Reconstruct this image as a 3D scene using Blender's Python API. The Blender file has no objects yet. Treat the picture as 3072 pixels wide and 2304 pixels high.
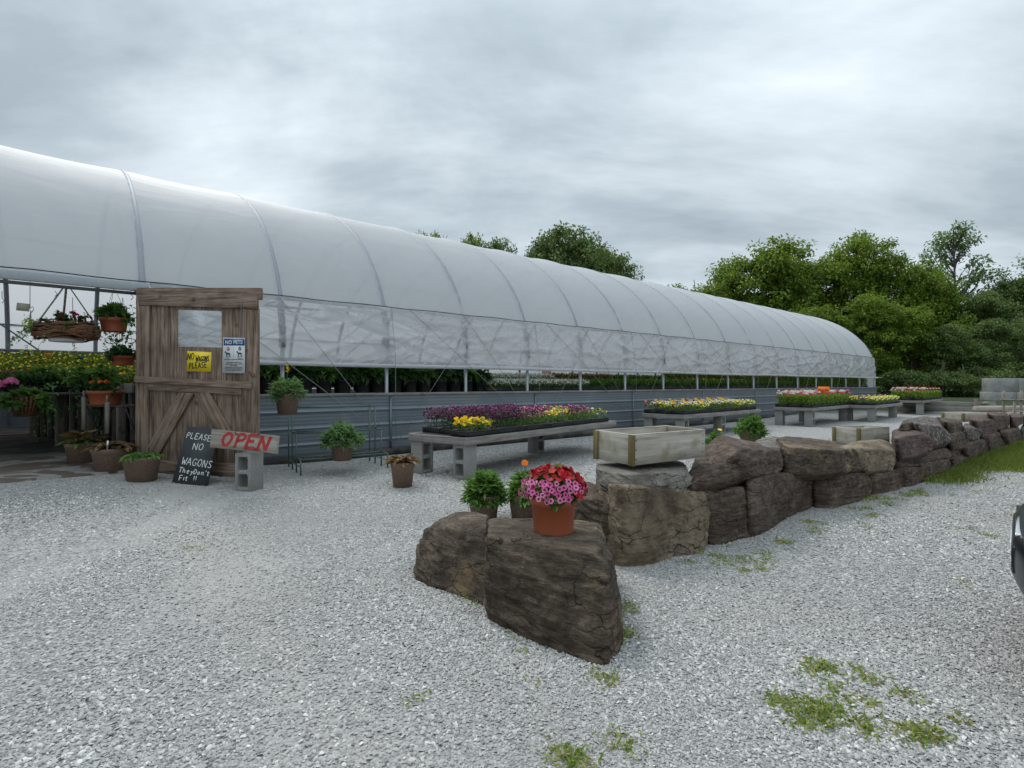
import bpy, bmesh, math, random
import numpy as np
from mathutils import Vector, Matrix, noise
R = math.radians
rng = np.random.default_rng(7)
random.seed(11)
sc = bpy.context.scene
C = sc.collection
# ------------------------------------------------------------------ camera
H = 1.10
F = 1600.0                       # focal length in pixels of the 3072 px wide photograph
CX, CY = 1536.0, 1152.0
cam = bpy.data.cameras.new('camera'); camo = bpy.data.objects.new('camera', cam); C.objects.link(camo)
camo.location = (0, 0, H); camo.rotation_euler = (R(90), 0, 0)
cam.sensor_width = 36; cam.lens = 36 * F / 3072; cam.clip_start = .05; cam.clip_end = 2000
sc.camera = camo
sc.view_settings.view_transform = 'Standard'; sc.view_settings.look = 'None'
sc.view_settings.exposure = 0.42; sc.view_settings.gamma = 1
sc.cycles.max_bounces = 8; sc.cycles.diffuse_bounces = 3; sc.cycles.glossy_bounces = 2
sc.cycles.transmission_bounces = 4; sc.cycles.transparent_max_bounces = 12
sc.cycles.use_denoising = True
# ------------------------------------------------------------------ node helper
def N(nt, typ, **kw):
    n = nt.nodes.new(typ)
    for k, v in kw.items():
        if k.startswith('i_'):
            n.inputs[k[2:].replace('_', ' ')].default_value = v
        elif k[0] == 'n' and k[1:].isdigit():
            n.inputs[int(k[1:])].default_value = v
        else:
            setattr(n, k, v)
    return n
def L(nt, a, b): nt.links.new(a, b)
def ramp(nt, fac, stops, interp='LINEAR'):
    r = nt.nodes.new('ShaderNodeValToRGB'); r.color_ramp.interpolation = interp
    e = r.color_ramp.elements
    while len(e) < len(stops): e.new(.5)
    for el, (p, c) in zip(e, stops):
        el.position = p; el.color = (*c, 1) if len(c) == 3 else c
    if fac is not None: L(nt, fac, r.inputs[0])
    return r
def mixc(nt, fac, a, b, mode='MIX'):
    m = nt.nodes.new('ShaderNodeMix'); m.data_type = 'RGBA'; m.blend_type = mode
    for s, v in ((m.inputs[0], fac), (m.inputs[6], a), (m.inputs[7], b)):
        if hasattr(v, 'is_output'): L(nt, v, s)
        else: s.default_value = v if not isinstance(v, tuple) or len(v) == 4 else (*v, 1)
    return m.outputs[2]
def math_(nt, op, a, b=0., c=None, clamp=False):
    m = nt.nodes.new('ShaderNodeMath'); m.operation = op; m.use_clamp = clamp
    for i, v in enumerate([a, b] + ([c] if c is not None else [])):
        if hasattr(v, 'is_output'): L(nt, v, m.inputs[i])
        else: m.inputs[i].default_value = v
    return m.outputs[0]
# ------------------------------------------------------------------ world: overcast sky
SUN_EL, SUN_AZ = 52, -32          # degrees; azimuth from +Y, negative to the left
w = bpy.data.worlds.new('World'); sc.world = w; w.use_nodes = True
nt = w.node_tree; nt.nodes.clear()
sky = N(nt, 'ShaderNodeTexSky', sky_type='NISHITA', sun_disc=False)
sky.sun_elevation = R(SUN_EL); sky.sun_rotation = R(SUN_AZ)
tc = N(nt, 'ShaderNodeTexCoord'); sep = N(nt, 'ShaderNodeSeparateXYZ'); L(nt, tc.outputs['Generated'], sep.inputs[0])
zz = math_(nt, 'ADD', math_(nt, 'MAXIMUM', sep.outputs[2], 0.0), .26)
px = math_(nt, 'DIVIDE', sep.outputs[0], zz); py = math_(nt, 'DIVIDE', sep.outputs[1], zz)
cmb = N(nt, 'ShaderNodeCombineXYZ'); L(nt, px, cmb.inputs[0]); L(nt, py, cmb.inputs[1])
mp = N(nt, 'ShaderNodeMapping'); mp.inputs['Rotation'].default_value = (0, 0, R(-8)); mp.inputs['Scale'].default_value = (.75, 1.2, 1)
mp.inputs['Location'].default_value = (3.1, 1.7, 0)
L(nt, cmb.outputs[0], mp.inputs[0])
n1 = N(nt, 'ShaderNodeTexNoise', i_Scale=1.25, i_Detail=9., i_Roughness=.58, i_Distortion=.35); L(nt, mp.outputs[0], n1.inputs[0])
mp2 = N(nt, 'ShaderNodeMapping'); mp2.inputs['Rotation'].default_value = (0, 0, R(-10)); mp2.inputs['Scale'].default_value = (.75, 2.0, 1)
L(nt, cmb.outputs[0], mp2.inputs[0])
n2 = N(nt, 'ShaderNodeTexNoise', i_Scale=1.5, i_Detail=8., i_Roughness=.6); L(nt, mp2.outputs[0], n2.inputs[0])
cl = math_(nt, 'ADD', math_(nt, 'MULTIPLY', n1.outputs[0], .66), math_(nt, 'MULTIPLY', n2.outputs[0], .34))
def dirspot(pxx, pyy, power, amp):
    d = Vector(((pxx - CX) / F, 1, (CY - pyy) / F)).normalized()
    vm = N(nt, 'ShaderNodeVectorMath', operation='DOT_PRODUCT'); vm.inputs[1].default_value = d
    nrm = N(nt, 'ShaderNodeVectorMath', operation='NORMALIZE'); L(nt, tc.outputs['Generated'], nrm.inputs[0]); L(nt, nrm.outputs[0], vm.inputs[0])
    return math_(nt, 'MULTIPLY', math_(nt, 'POWER', math_(nt, 'MAXIMUM', vm.outputs['Value'], 0), power), amp)
cl = math_(nt, 'ADD', cl, dirspot(660, 560, 160, .13))       # thin cloud in front of the sun
cl = math_(nt, 'ADD', cl, dirspot(2700, 820, 14, .03))
cl = math_(nt, 'SUBTRACT', cl, dirspot(250, 60, 12, .07))
rp = ramp(nt, cl, [(.37, (2.8, 3.35, 3.72)), (.45, (3.5, 4.1, 4.5)), (.515, (4.35, 4.98, 5.4)), (.585, (5.2, 5.85, 6.3)), (.74, (7.2, 7.7, 8.0))])
up = math_(nt, 'ADD', math_(nt, 'MULTIPLY', math_(nt, 'POWER', math_(nt, 'MAXIMUM', sep.outputs[2], 0), 3.), 1.9), 1.0)
hi = N(nt, 'ShaderNodeVectorMath', operation='SCALE'); L(nt, rp.outputs[0], hi.inputs[0]); L(nt, up, hi.inputs['Scale'])
col = mixc(nt, .94, sky.outputs[0], hi.outputs[0])
bg = N(nt, 'ShaderNodeBackground', i_Strength=.1); L(nt, col, bg.inputs[0])
wo = N(nt, 'ShaderNodeOutputWorld'); L(nt, bg.outputs[0], wo.inputs[0])
sun = bpy.data.lights.new('sun', 'SUN'); sun.energy = 1.35; sun.angle = R(18); sun.color = (1, .97, .92)
suno = bpy.data.objects.new('sun', sun); C.objects.link(suno)
suno.rotation_euler = Vector((math.sin(R(SUN_AZ)) * math.cos(R(SUN_EL)), math.cos(R(SUN_AZ)) * math.cos(R(SUN_EL)), math.sin(R(SUN_EL)))).to_track_quat('Z', 'Y').to_euler()
# ------------------------------------------------------------------ terrain and pixel helpers
def S(a, b, x):
    t = min(1, max(0, (x - a) / (b - a))); return t * t * (3 - 2 * t)
def gz(x, y): return .42 * S(15, 27, y) + .1 * S(-2.6, -4.6, x)
def P(px, py, Y): return Vector(((px - CX) / F * Y, Y, H - (py - CY) / F * Y))
def G(px, py):
    Y = 1.2
    while Y < 60:
        p = P(px, py, Y)
        if p.z <= gz(p.x, p.y): return Vector((p.x, p.y, gz(p.x, p.y)))
        Y += .01 + Y * .001
    return P(px, py, 60)
AV = Vector((.757, .6534, 0)); NV = Vector((-.6534, .757, 0)); GA = math.atan2(.6534, .757)
N0, S0 = 7.566, 2.097
def Wp(t, n, z=0.): return NV * n + AV * (S0 + t) + Vector((0, 0, z))
# ------------------------------------------------------------------ mesh builder
class MB:
    def __init__(s): s.V = []; s.L = []; s.K = []; s.M = []; s.n = 0
    def add(s, v, f, mi=0):
        v = np.asarray(v, float).reshape(-1, 3)
        if isinstance(f, np.ndarray):
            s.L.append((f + s.n).ravel()); s.K.append(np.full(len(f), f.shape[1])); s.M.append(np.broadcast_to(np.asarray(mi), (len(f),)).copy())
        else:
            s.L.append(np.array([i + s.n for q in f for i in q])); s.K.append(np.array([len(q) for q in f])); s.M.append(np.full(len(f), mi))
        s.V.append(v); s.n += len(v); return s
    def box(s, c, d, m=None, mi=0, taper=1.):
        x, y, z = d[0] / 2, d[1] / 2, d[2] / 2
        v = [Vector((a * x * (taper if e > 0 else 1), b * y * (taper if e > 0 else 1), e * z)) for e in (-1, 1) for b in (-1, 1) for a in (-1, 1)]
        if m is not None: v = [m @ q for q in v]
        v = [q + Vector(c) for q in v]
        return s.add(v, [(0, 2, 3, 1), (4, 5, 7, 6), (0, 1, 5, 4), (2, 6, 7, 3), (0, 4, 6, 2), (1, 3, 7, 5)], mi)
    def bar(s, a, b, w, h, mi=0, up=(0, 0, 1)):
        a, b = Vector(a), Vector(b); d = b - a; ln = d.length; d.normalize(); u = Vector(up)
        if abs(d.dot(u)) > .99: u = Vector((0, 1, 0))
        sd = d.cross(u).normalized(); u = sd.cross(d)
        return s.box((a + b) / 2, (ln, w, h), Matrix((d, sd, u)).transposed(), mi)
    def tube(s, pts, r, seg=8, mi=0, cap=True):
        pts = [Vector(p) for p in pts]; n = len(pts)
        rr = r if hasattr(r, '__len__') else [r] * n
        V = []; ref = Vector((0, 0, 1))
        t0 = (pts[1] - pts[0]).normalized()
        if abs(t0.z) > .9: ref = Vector((1, 0, 0))
        u = t0.cross(ref).normalized()
        for i, p in enumerate(pts):
            t = (pts[min(i + 1, n - 1)] - pts[max(i - 1, 0)]).normalized()
            u = (u - t * u.dot(t)).normalized(); v = t.cross(u)
            for k in range(seg):
                a = 2 * math.pi * k / seg; V.append(p + (u * math.cos(a) + v * math.sin(a)) * rr[i])
        Fs = [(i * seg + k, i * seg + (k + 1) % seg, (i + 1) * seg + (k + 1) % seg, (i + 1) * seg + k) for i in range(n - 1) for k in range(seg)]
        if cap: Fs += [tuple(range(seg))[::-1], tuple((n - 1) * seg + k for k in range(seg))]
        return s.add(V, Fs, mi)
    def lathe(s, prof, seg=32, c=(0, 0, 0), mi=0, wob=0.):
        V = []; ph = rng.random() * 6
        for r, z in prof:
            for k in range(seg):
                a = 2 * math.pi * k / seg; q = r * (1 + wob * math.sin(2 * a + ph))
                V.append((c[0] + q * math.cos(a), c[1] + q * math.sin(a), c[2] + z))
        Fs = [(i * seg + k, i * seg + (k + 1) % seg, (i + 1) * seg + (k + 1) % seg, (i + 1) * seg + k) for i in range(len(prof) - 1) for k in range(seg)]
        Fs += [tuple(range(seg))[::-1], tuple((len(prof) - 1) * seg + k for k in range(seg))]
        return s.add(V, Fs, mi)
    def mesh(s, name, mats, smooth=False, off=None):
        me = bpy.data.meshes.new(name)
        V = np.concatenate(s.V) if s.V else np.zeros((0, 3))
        if off is not None: V = V - np.array(off)
        Lp = np.concatenate(s.L).astype(np.int32); K = np.concatenate(s.K).astype(np.int32); M = np.concatenate(s.M).astype(np.int32)
        me.vertices.add(len(V)); me.vertices.foreach_set('co', V.ravel().astype(np.float32))
        me.loops.add(len(Lp)); me.loops.foreach_set('vertex_index', Lp)
        me.polygons.add(len(K)); st = np.concatenate(([0], np.cumsum(K)[:-1])).astype(np.int32)
        me.polygons.foreach_set('loop_start', st)
        for m in (mats if isinstance(mats, (list, tuple)) else [mats]): me.materials.append(m)
        me.polygons.foreach_set('material_index', M)
        if smooth: me.polygons.foreach_set('use_smooth', np.ones(len(K), bool))
        me.update(calc_edges=True); me.validate(); return me
    def build(s, name, mats, parent=None, smooth=False, off=None, loc=None, bevel=0):
        o = bpy.data.objects.new(name, s.mesh(name, mats, smooth, off)); C.objects.link(o)
        if parent is not None: o.parent = parent
        if loc is not None: o.location = loc
        if bevel:
            b = o.modifiers.new('bevel', 'BEVEL'); b.width = bevel; b.segments = 2; b.limit_method = 'ANGLE'; b.angle_limit = R(40)
        return o
def thing(name, loc, label, cat, group=None, rz=0.):
    o = bpy.data.objects.new(name, None); C.objects.link(o); o.location = loc; o.rotation_euler = (0, 0, rz); o.empty_display_size = .1
    return tag(o, label, cat, group)
def tag(o, label, cat, group=None, kind=None):
    o['label'] = label; o['category'] = cat
    if group: o['group'] = group
    if kind: o['kind'] = kind
    return o
def dup(root, loc, rz=None, label=None, group=None, scale=None):
    r = root.copy(); C.objects.link(r); r.location = loc
    if rz is not None: r.rotation_euler = (0, 0, rz)
    if scale is not None: r.scale = scale if hasattr(scale, '__len__') else (scale,) * 3
    if label: r['label'] = label
    if group: r['group'] = group
    for ch in list(root.children):
        c = ch.copy(); C.objects.link(c); c.parent = r
        for g in list(ch.children):
            d = g.copy(); C.objects.link(d); d.parent = c
    return r
# ------------------------------------------------------------------ vectorised leaves and flowers
def unit(a): return a / np.maximum(np.linalg.norm(a, axis=1, keepdims=True), 1e-9)
def leafset(mb, Pn, D, Ln, Wn, mi=0, up=None, shape='oval', fold=.25, droop=.2):
    n = len(Pn); D = unit(D)
    U = np.tile([0, 0, 1.], (n, 1)) if up is None else up
    U = U + rng.normal(0, .25, (n, 3)); Sd = unit(np.cross(D, U)); U = unit(np.cross(Sd, D))
    Ln = np.broadcast_to(np.asarray(Ln, float), (n,))[:, None]; Wn = np.broadcast_to(np.asarray(Wn, float), (n,))[:, None]
    if shape == 'oval':
        def pt(a, b, c): return Pn + D * Ln * a + Sd * Wn * b + U * (Wn * c - Ln * droop * a * a)
        V = np.stack([pt(0, 0, 0), pt(.28, .42, fold), pt(.68, .36, fold), pt(1, 0, 0), pt(.68, -.36, fold), pt(.28, -.42, fold), pt(.5, 0, 0)], 1)
        fi = np.array([[0, 1, 2, 6], [6, 2, 3, 3], [0, 6, 4, 5]])
        f3 = np.array([[6, 2, 3], [6, 3, 4]]); f4 = np.array([[0, 1, 2, 6], [0, 6, 4, 5]])
        b = (np.arange(n) * 7)[:, None, None]
        V = V.reshape(-1, 3)
        mm = np.broadcast_to(np.asarray(mi), (n,))
        base = mb.n
        mb.add(V, (f4[None] + b).reshape(-1, 4), np.repeat(mm, 2))
        mb.L.append((f3[None] + b + base).reshape(-1)); mb.K.append(np.full(2 * n, 3)); mb.M.append(np.repeat(mm, 2))
    else:
        V = np.stack([Pn, Pn + D * Ln * .45 + Sd * Wn * .5 + U * Wn * fold, Pn + D * Ln - U * Ln * droop, Pn + D * Ln * .45 - Sd * Wn * .5 + U * Wn * fold], 1).reshape(-1, 3)
        b = (np.arange(n) * 4)[:, None, None]
        mm = np.broadcast_to(np.asarray(mi), (n,))
        mb.add(V, (np.array([[0, 1, 2], [0, 2, 3]])[None] + b).reshape(-1, 3), np.repeat(mm, 2))
def flowerset(mb, Pn, Nn, Rn, mi=0, petals=5, cup=.25, inner=.62):
    n = len(Pn); Nn = unit(Nn); A = unit(np.cross(Nn, rng.normal(0, 1, (n, 3)))); B = np.cross(Nn, A)
    Rn = np.broadcast_to(np.asarray(Rn, float), (n,))[:, None]
    k = petals * 2; vs = [Pn]
    for i in range(k):
        a = 2 * math.pi * i / k; r = 1. if i % 2 == 0 else inner
        vs.append(Pn + (A * math.cos(a) + B * math.sin(a)) * Rn * r + Nn * Rn * cup * r)
    V = np.stack(vs, 1).reshape(-1, 3)
    f = np.array([[0, 1 + i, 1 + (i + 1) % k] for i in range(k)])
    mm = np.broadcast_to(np.asarray(mi), (n,))
    mb.add(V, (f[None] + (np.arange(n) * (k + 1))[:, None, None]).reshape(-1, 3), np.repeat(mm, k))
# ------------------------------------------------------------------ materials
def mat(name):
    m = bpy.data.materials.new(name); m.use_nodes = True; t = m.node_tree; t.nodes.clear()
    b = t.nodes.new('ShaderNodeBsdfPrincipled'); o = t.nodes.new('ShaderNodeOutputMaterial'); L(t, b.outputs[0], o.inputs[0])
    return m, t, b, o
def coords(t, sc_=(1, 1, 1), rot=(0, 0, 0), kind='Object'):
    c = t.nodes.new('ShaderNodeTexCoord'); mp = t.nodes.new('ShaderNodeMapping'); L(t, c.outputs[kind], mp.inputs[0])
    mp.inputs['Scale'].default_value = sc_; mp.inputs['Rotation'].default_value = rot; return mp.outputs[0]
def bump(t, b, h, strength, dist):
    bm = t.nodes.new('ShaderNodeBump'); bm.inputs['Strength'].default_value = strength; bm.inputs['Distance'].default_value = dist
    L(t, h, bm.inputs['Height']); L(t, bm.outputs[0], b.inputs['Normal'])
def noisy(name, c1, c2, scale=8., rough=.8, bs=.3, bd=.01, c3=None, detail=6., sc3=1., metallic=0, island=0.):
    m, t, b, o = mat(name); v = coords(t)
    n = N(t, 'ShaderNodeTexNoise', i_Scale=scale, i_Detail=detail, i_Roughness=.6); L(t, v, n.inputs[0])
    r = ramp(t, n.outputs[0], [(.32, c1), (.68, c2)]); out = r.outputs[0]
    if c3:
        n3 = N(t, 'ShaderNodeTexNoise', i_Scale=sc3, i_Detail=4.); L(t, v, n3.inputs[0])
        out = mixc(t, ramp(t, n3.outputs[0], [(.5, (0, 0, 0)), (.62, (1, 1, 1))]).outputs[0], out, c3)
    if island:
        g = t.nodes.new('ShaderNodeNewGeometry')
        hs = N(t, 'ShaderNodeHueSaturation'); L(t, out, hs.inputs['Color'])
        L(t, math_(t, 'ADD', math_(t, 'MULTIPLY', g.outputs['Random Per Island'], island), 1 - island / 2), hs.inputs['Value']); out = hs.outputs[0]
    L(t, out, b.inputs['Base Color']); b.inputs['Roughness'].default_value = rough; b.inputs['Metallic'].default_value = metallic
    if bs: bump(t, b, n.outputs[0], bs, bd)
    return m
def wood(name, axis='z', cols=((.09, .065, .05), (.19, .15, .12), (.30, .26, .22)), scale=1., rot=(0, 0, 0), var=.35, green=None):
    m, t, b, o = mat(name)
    s = {'x': (2, 34, 34), 'y': (34, 2, 34), 'z': (34, 34, 2)}[axis]; s = tuple(q * scale for q in s)
    g = t.nodes.new('ShaderNodeNewGeometry')
    c = t.nodes.new('ShaderNodeTexCoord'); mp = t.nodes.new('ShaderNodeMapping'); mp.inputs['Scale'].default_value = s
    if any(rot):
        m0 = t.nodes.new('ShaderNodeMapping'); m0.inputs['Rotation'].default_value = rot; L(t, c.outputs['Object'], m0.inputs[0]); L(t, m0.outputs[0], mp.inputs[0])
    else: L(t, c.outputs['Object'], mp.inputs[0])
    ofs = t.nodes.new('ShaderNodeVectorMath'); ofs.operation = 'ADD'; cb = t.nodes.new('ShaderNodeCombineXYZ')
    for i in range(3): L(t, math_(t, 'MULTIPLY', g.outputs['Random Per Island'], 57. + i * 13), cb.inputs[i])
    L(t, mp.outputs[0], ofs.inputs[0]); L(t, cb.outputs[0], ofs.inputs[1])
    n = N(t, 'ShaderNodeTexNoise', i_Scale=1., i_Detail=7., i_Roughness=.62, i_Distortion=.9); L(t, ofs.outputs[0], n.inputs[0])
    big = N(t, 'ShaderNodeTexNoise', i_Scale=5., i_Detail=3.); L(t, c.outputs['Object'], big.inputs[0])
    f = math_(t, 'ADD', math_(t, 'MULTIPLY', n.outputs[0], .75), math_(t, 'MULTIPLY', big.outputs[0], .25))
    r = ramp(t, f, [(.36, cols[0]), (.5, cols[1]), (.66, cols[2])])
    hs = N(t, 'ShaderNodeHueSaturation'); L(t, r.outputs[0], hs.inputs['Color'])
    L(t, math_(t, 'ADD', math_(t, 'MULTIPLY', g.outputs['Random Per Island'], var), 1 - var / 2), hs.inputs['Value']); out = hs.outputs[0]
    if green:
        out = mixc(t, ramp(t, big.outputs[0], [(.56, (0, 0, 0)), (.72, (.55, .55, .55))]).outputs[0], out, green)
    kn = N(t, 'ShaderNodeTexVoronoi', i_Scale=3.2); L(t, c.outputs['Object'], kn.inputs[0])
    out = mixc(t, ramp(t, kn.outputs[0], [(.05, (.75, .75, .75)), (.13, (0, 0, 0))]).outputs[0], out, tuple(q * .5 for q in cols[0]))
    L(t, out, b.inputs['Base Color']); b.inputs['Roughness'].default_value = .85
    bump(t, b, n.outputs[0], .5, .004)
    return m
def plain(name, c, rough=.6, metallic=0., spec=.5):
    m, t, b, o = mat(name); v = coords(t)
    n = N(t, 'ShaderNodeTexNoise', i_Scale=25., i_Detail=4.); L(t, v, n.inputs[0])
    L(t, mixc(t, n.outputs[0], tuple(q * .85 for q in c), tuple(min(1, q * 1.12) for q in c)), b.inputs['Base Color'])
    b.inputs['Roughness'].default_value = rough; b.inputs['Metallic'].default_value = metallic; b.inputs['Specular IOR Level'].default_value = spec
    return m
def leafm(name, stops, trans=.35, rough=.55, per=1.):
    if 'petal' not in name: stops = [tuple(min(.9, q * 1.9) for q in c) for c in stops]
    m, t, b, o = mat(name); g = t.nodes.new('ShaderNodeNewGeometry')
    v = coords(t); n = N(t, 'ShaderNodeTexNoise', i_Scale=per, i_Detail=3.); L(t, v, n.inputs[0])
    oi = t.nodes.new('ShaderNodeObjectInfo')
    f = math_(t, 'ADD', math_(t, 'MULTIPLY', g.outputs['Random Per Island'], .6), math_(t, 'MULTIPLY', n.outputs[0], .4))
    k = len(stops) - 1
    r = ramp(t, f, [(.15 + .65 * i / max(1, k), c) for i, c in enumerate(stops)])
    L(t, r.outputs[0], b.inputs['Base Color']); b.inputs['Roughness'].default_value = rough; b.inputs['Specular IOR Level'].default_value = .3
    tr = t.nodes.new('ShaderNodeBsdfTranslucent')
    L(t, mixc(t, .5, r.outputs[0], (stops[-1][0] * 1.3, stops[-1][1] * 1.3, stops[-1][2] * .7)), tr.inputs[0])
    mx = t.nodes.new('ShaderNodeMixShader'); mx.inputs[0].default_value = trans
    L(t, b.outputs[0], mx.inputs[1]); L(t, tr.outputs[0], mx.inputs[2]); L(t, mx.outputs[0], o.inputs[0]); return m
M = {}
WG = ((.06, .038, .025), (.185, .130, .092), (.34, .255, .195))
M['woodz'] = wood('weathered_wood_upright', 'z', WG)
M['woodx'] = wood('weathered_wood_level', 'x', WG)
M['wood_light'] = wood('weathered_wood_pale', 'z', ((.13, .11, .09), (.22, .19, .16), (.32, .28, .24)))
WB = ((.15, .14, .125), (.235, .22, .20), (.33, .31, .28))
M['bench'] = wood('bench_wood', 'x', WB, .8)
M['benchy'] = wood('bench_wood_cross', 'y', WB, .8)
WP = ((.24, .215, .17), (.42, .39, .33), (.57, .54, .48))
M['boxx'] = wood('box_wood_long', 'x', WP, .55, green=(.17, .14, .045), var=.2)
M['boxy'] = wood('box_wood_short', 'y', WP, .55, green=(.17, .14, .045), var=.2)
M['boxz'] = wood('box_wood_post', 'z', ((.09, .07, .03), (.17, .13, .05), (.26, .21, .1)), .55)
M['log'] = wood('log_wood', 'x', ((.16, .14, .11), (.27, .24, .2), (.36, .33, .29)), .5)
M['block'] = noisy('cinder_block_concrete', (.20, .20, .19), (.30, .30, .285), 60, .95, .6, .004, c3=(.23, .225, .20), sc3=6)
M['conc'] = noisy('grey_concrete', (.24, .24, .235), (.36, .36, .35), 5, .95, .4, .01, c3=(.22, .215, .20), sc3=1.5)
M['steel'] = plain('galvanised_steel', (.34, .37, .39), .45, .6)
M['steel_dark'] = plain('dull_steel_pipe', (.16, .175, .185), .5, .4)
M['green_metal'] = plain('green_painted_metal', (.10, .15, .13), .5, .2)
M['cord'] = plain('pale_cord', (.30, .30, .29), .8)
M['wiggle'] = plain('dark_cord', (.05, .05, .05), .8)
M['black'] = plain('black_plastic', (.012, .013, .015), .45)
M['terra'] = noisy('terracotta_plastic', (.33, .085, .035), (.40, .11, .05), 4, .5, .05, .002)
M['brownpot'] = noisy('brown_fibre_pot', (.13, .082, .058), (.20, .135, .10), 45, .95, .5, .004)
M['soil'] = noisy('potting_soil', (.015, .011, .008), (.04, .03, .022), 60, .95, .8, .01)
M['white'] = plain('white_plastic', (.75, .75, .73), .5)
M['leaf'] = leafm('mid_green_leaf', [(.02, .055, .012), (.045, .10, .02), (.09, .16, .04)], per=9)
M['leaf2'] = leafm('grey_green_leaf', [(.03, .065, .025), (.065, .12, .05), (.12, .19, .09)], per=9)
M['leafg'] = leafm('fresh_green_leaf', [(.03, .065, .008), (.065, .12, .015), (.12, .17, .03)], per=9)
M['leafd'] = leafm('dark_green_leaf', [(.008, .025, .008), (.018, .05, .014), (.04, .085, .025)], per=9)
M['leafy'] = leafm('lime_leaf', [(.09, .15, .01), (.19, .26, .02), (.33, .36, .03)], per=9)
M['leafb'] = leafm('bronze_leaf', [(.025, .015, .009), (.07, .042, .022), (.16, .115, .065)], per=9)
M['stem'] = plain('green_stem', (.05, .09, .03), .7)
M['twig'] = wood('wicker_twig', 'x', ((.06, .025, .012), (.15, .065, .03), (.26, .13, .07)), .5)
M['bark'] = noisy('tree_bark', (.04, .034, .028), (.12, .105, .09), 12, .9, .6, .03)
def petal(n, *c): return leafm(n, list(c), trans=.25, rough=.6, per=14)
M['p_yellow'] = petal('yellow_petal', (.62, .36, .005), (.85, .55, .01), (.95, .70, .04))
M['p_lemon'] = petal('lemon_petal', (.60, .55, .05), (.80, .75, .15), (.85, .82, .4))
M['p_purple'] = petal('purple_petal', (.035, .003, .03), (.085, .008, .062), (.16, .022, .11))
M['p_violet'] = petal('violet_petal', (.015, .008, .06), (.06, .03, .16), (.2, .15, .4))
M['p_white'] = petal('white_petal', (.55, .55, .5), (.75, .75, .7), (.85, .85, .82))
M['p_red'] = petal('red_petal', (.14, .002, .004), (.32, .004, .008), (.50, .012, .018))
M['p_pink'] = petal('pink_petal', (.55, .06, .25), (.78, .16, .42), (.85, .35, .55))
M['p_rose'] = petal('rose_petal', (.6, .03, .08), (.75, .06, .14), (.8, .2, .25))
M['p_maroon'] = petal('maroon_petal', (.09, .004, .01), (.16, .008, .03), (.25, .02, .05))
M['p_orange'] = petal('orange_petal', (.70, .10, .005), (.85, .2, .01), (.9, .3, .02))
M['p_dark'] = plain('dark_flower_centre', (.10, .003, .03), .7)
# ------------------------------------------------------------------ ground
def gravel_mat():
    m, t, b, o = mat('gravel'); v = coords(t)
    vo = N(t, 'ShaderNodeTexVoronoi', i_Scale=85., i_Randomness=1.); L(t, v, vo.inputs[0])
    vo2 = N(t, 'ShaderNodeTexVoronoi', i_Scale=40.); L(t, v, vo2.inputs[0])
    sp = t.nodes.new('ShaderNodeSeparateColor'); L(t, vo.outputs['Color'], sp.inputs[0])
    sp2 = t.nodes.new('ShaderNodeSeparateColor'); L(t, vo2.outputs['Color'], sp2.inputs[0])
    f = math_(t, 'ADD', math_(t, 'MULTIPLY', sp.outputs[0], .6), math_(t, 'MULTIPLY', sp2.outputs[1], .4))
    r = ramp(t, f, [(.12, (.20, .20, .205)), (.4, (.34, .34, .335)), (.62, (.44, .435, .42)), (.9, (.60, .59, .57))])
    edge = ramp(t, vo.outputs['Distance'], [(.3, (1, 1, 1)), (.75, (.68, .68, .68))])
    c = mixc(t, 1., r.outputs[0], edge.outputs[0], 'MULTIPLY')
    n = N(t, 'ShaderNodeTexNoise', i_Scale=.55, i_Detail=5., i_Roughness=.6); L(t, v, n.inputs[0])
    fine = ramp(t, n.outputs[0], [(.44, (0, 0, 0)), (.62, (.6, .6, .6))])
    c = mixc(t, fine.outputs[0], c, (.34, .33, .315))
    sx = t.nodes.new('ShaderNodeSeparateXYZ'); L(t, v, sx.inputs[0]); td = math_(t, 'ABSOLUTE', math_(t, 'ADD', math_(t, 'ADD', sx.outputs[0], math_(t, 'MULTIPLY', sx.outputs[1], .8)), -.78))
    c = mixc(t, ramp(t, math_(t, 'ADD', td, math_(t, 'MULTIPLY', n.outputs[0], .6)), [(.35, (.75, .75, .75)), (1., (0, 0, 0))]).outputs[0], c, (.40, .385, .36))
    n2 = N(t, 'ShaderNodeTexNoise', i_Scale=1.7, i_Detail=6., i_Roughness=.7); L(t, v, n2.inputs[0])
    c = mixc(t, ramp(t, n2.outputs[0], [(.60, (0, 0, 0)), (.72, (.45, .45, .45))]).outputs[0], c, (.20, .17, .13))
    sy = t.nodes.new('ShaderNodeSeparateXYZ'); L(t, v, sy.inputs[0])
    far = math_(t, 'ADD', sy.outputs[1], math_(t, 'MULTIPLY', n.outputs[0], 3.))
    c = mixc(t, ramp(t, math_(t, 'DIVIDE', far, 60.), [(.325, (0, 0, 0)), (.35, (1, 1, 1))]).outputs[0], c, (.035, .05, .018))
    L(t, c, b.inputs['Base Color']); b.inputs['Roughness'].default_value = .9; b.inputs['Specular IOR Level'].default_value = .25
    bump(t, b, math_(t, 'SUBTRACT', 1., vo.outputs['Distance']), .9, .012); return m
M['gravel'] = gravel_mat()
xs = np.concatenate([-np.geomspace(300, 9, 16), np.arange(-8, 24.1, .5), np.geomspace(26, 400, 16)])
ys = np.concatenate([-np.geomspace(200, 3, 14), np.arange(-2, 34.1, .5), np.geomspace(36, 800, 18)])
mb = MB(); V = [(x, y, gz(x, y)) for y in ys for x in xs]; nx = len(xs)
f = np.array([[j * nx + i, j * nx + i + 1, (j + 1) * nx + i + 1, (j + 1) * nx + i] for j in range(len(ys) - 1) for i in range(nx - 1)])
mb.add(V, f); o = mb.build('ground', M['gravel'], smooth=True); o['kind'] = 'structure'
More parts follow.
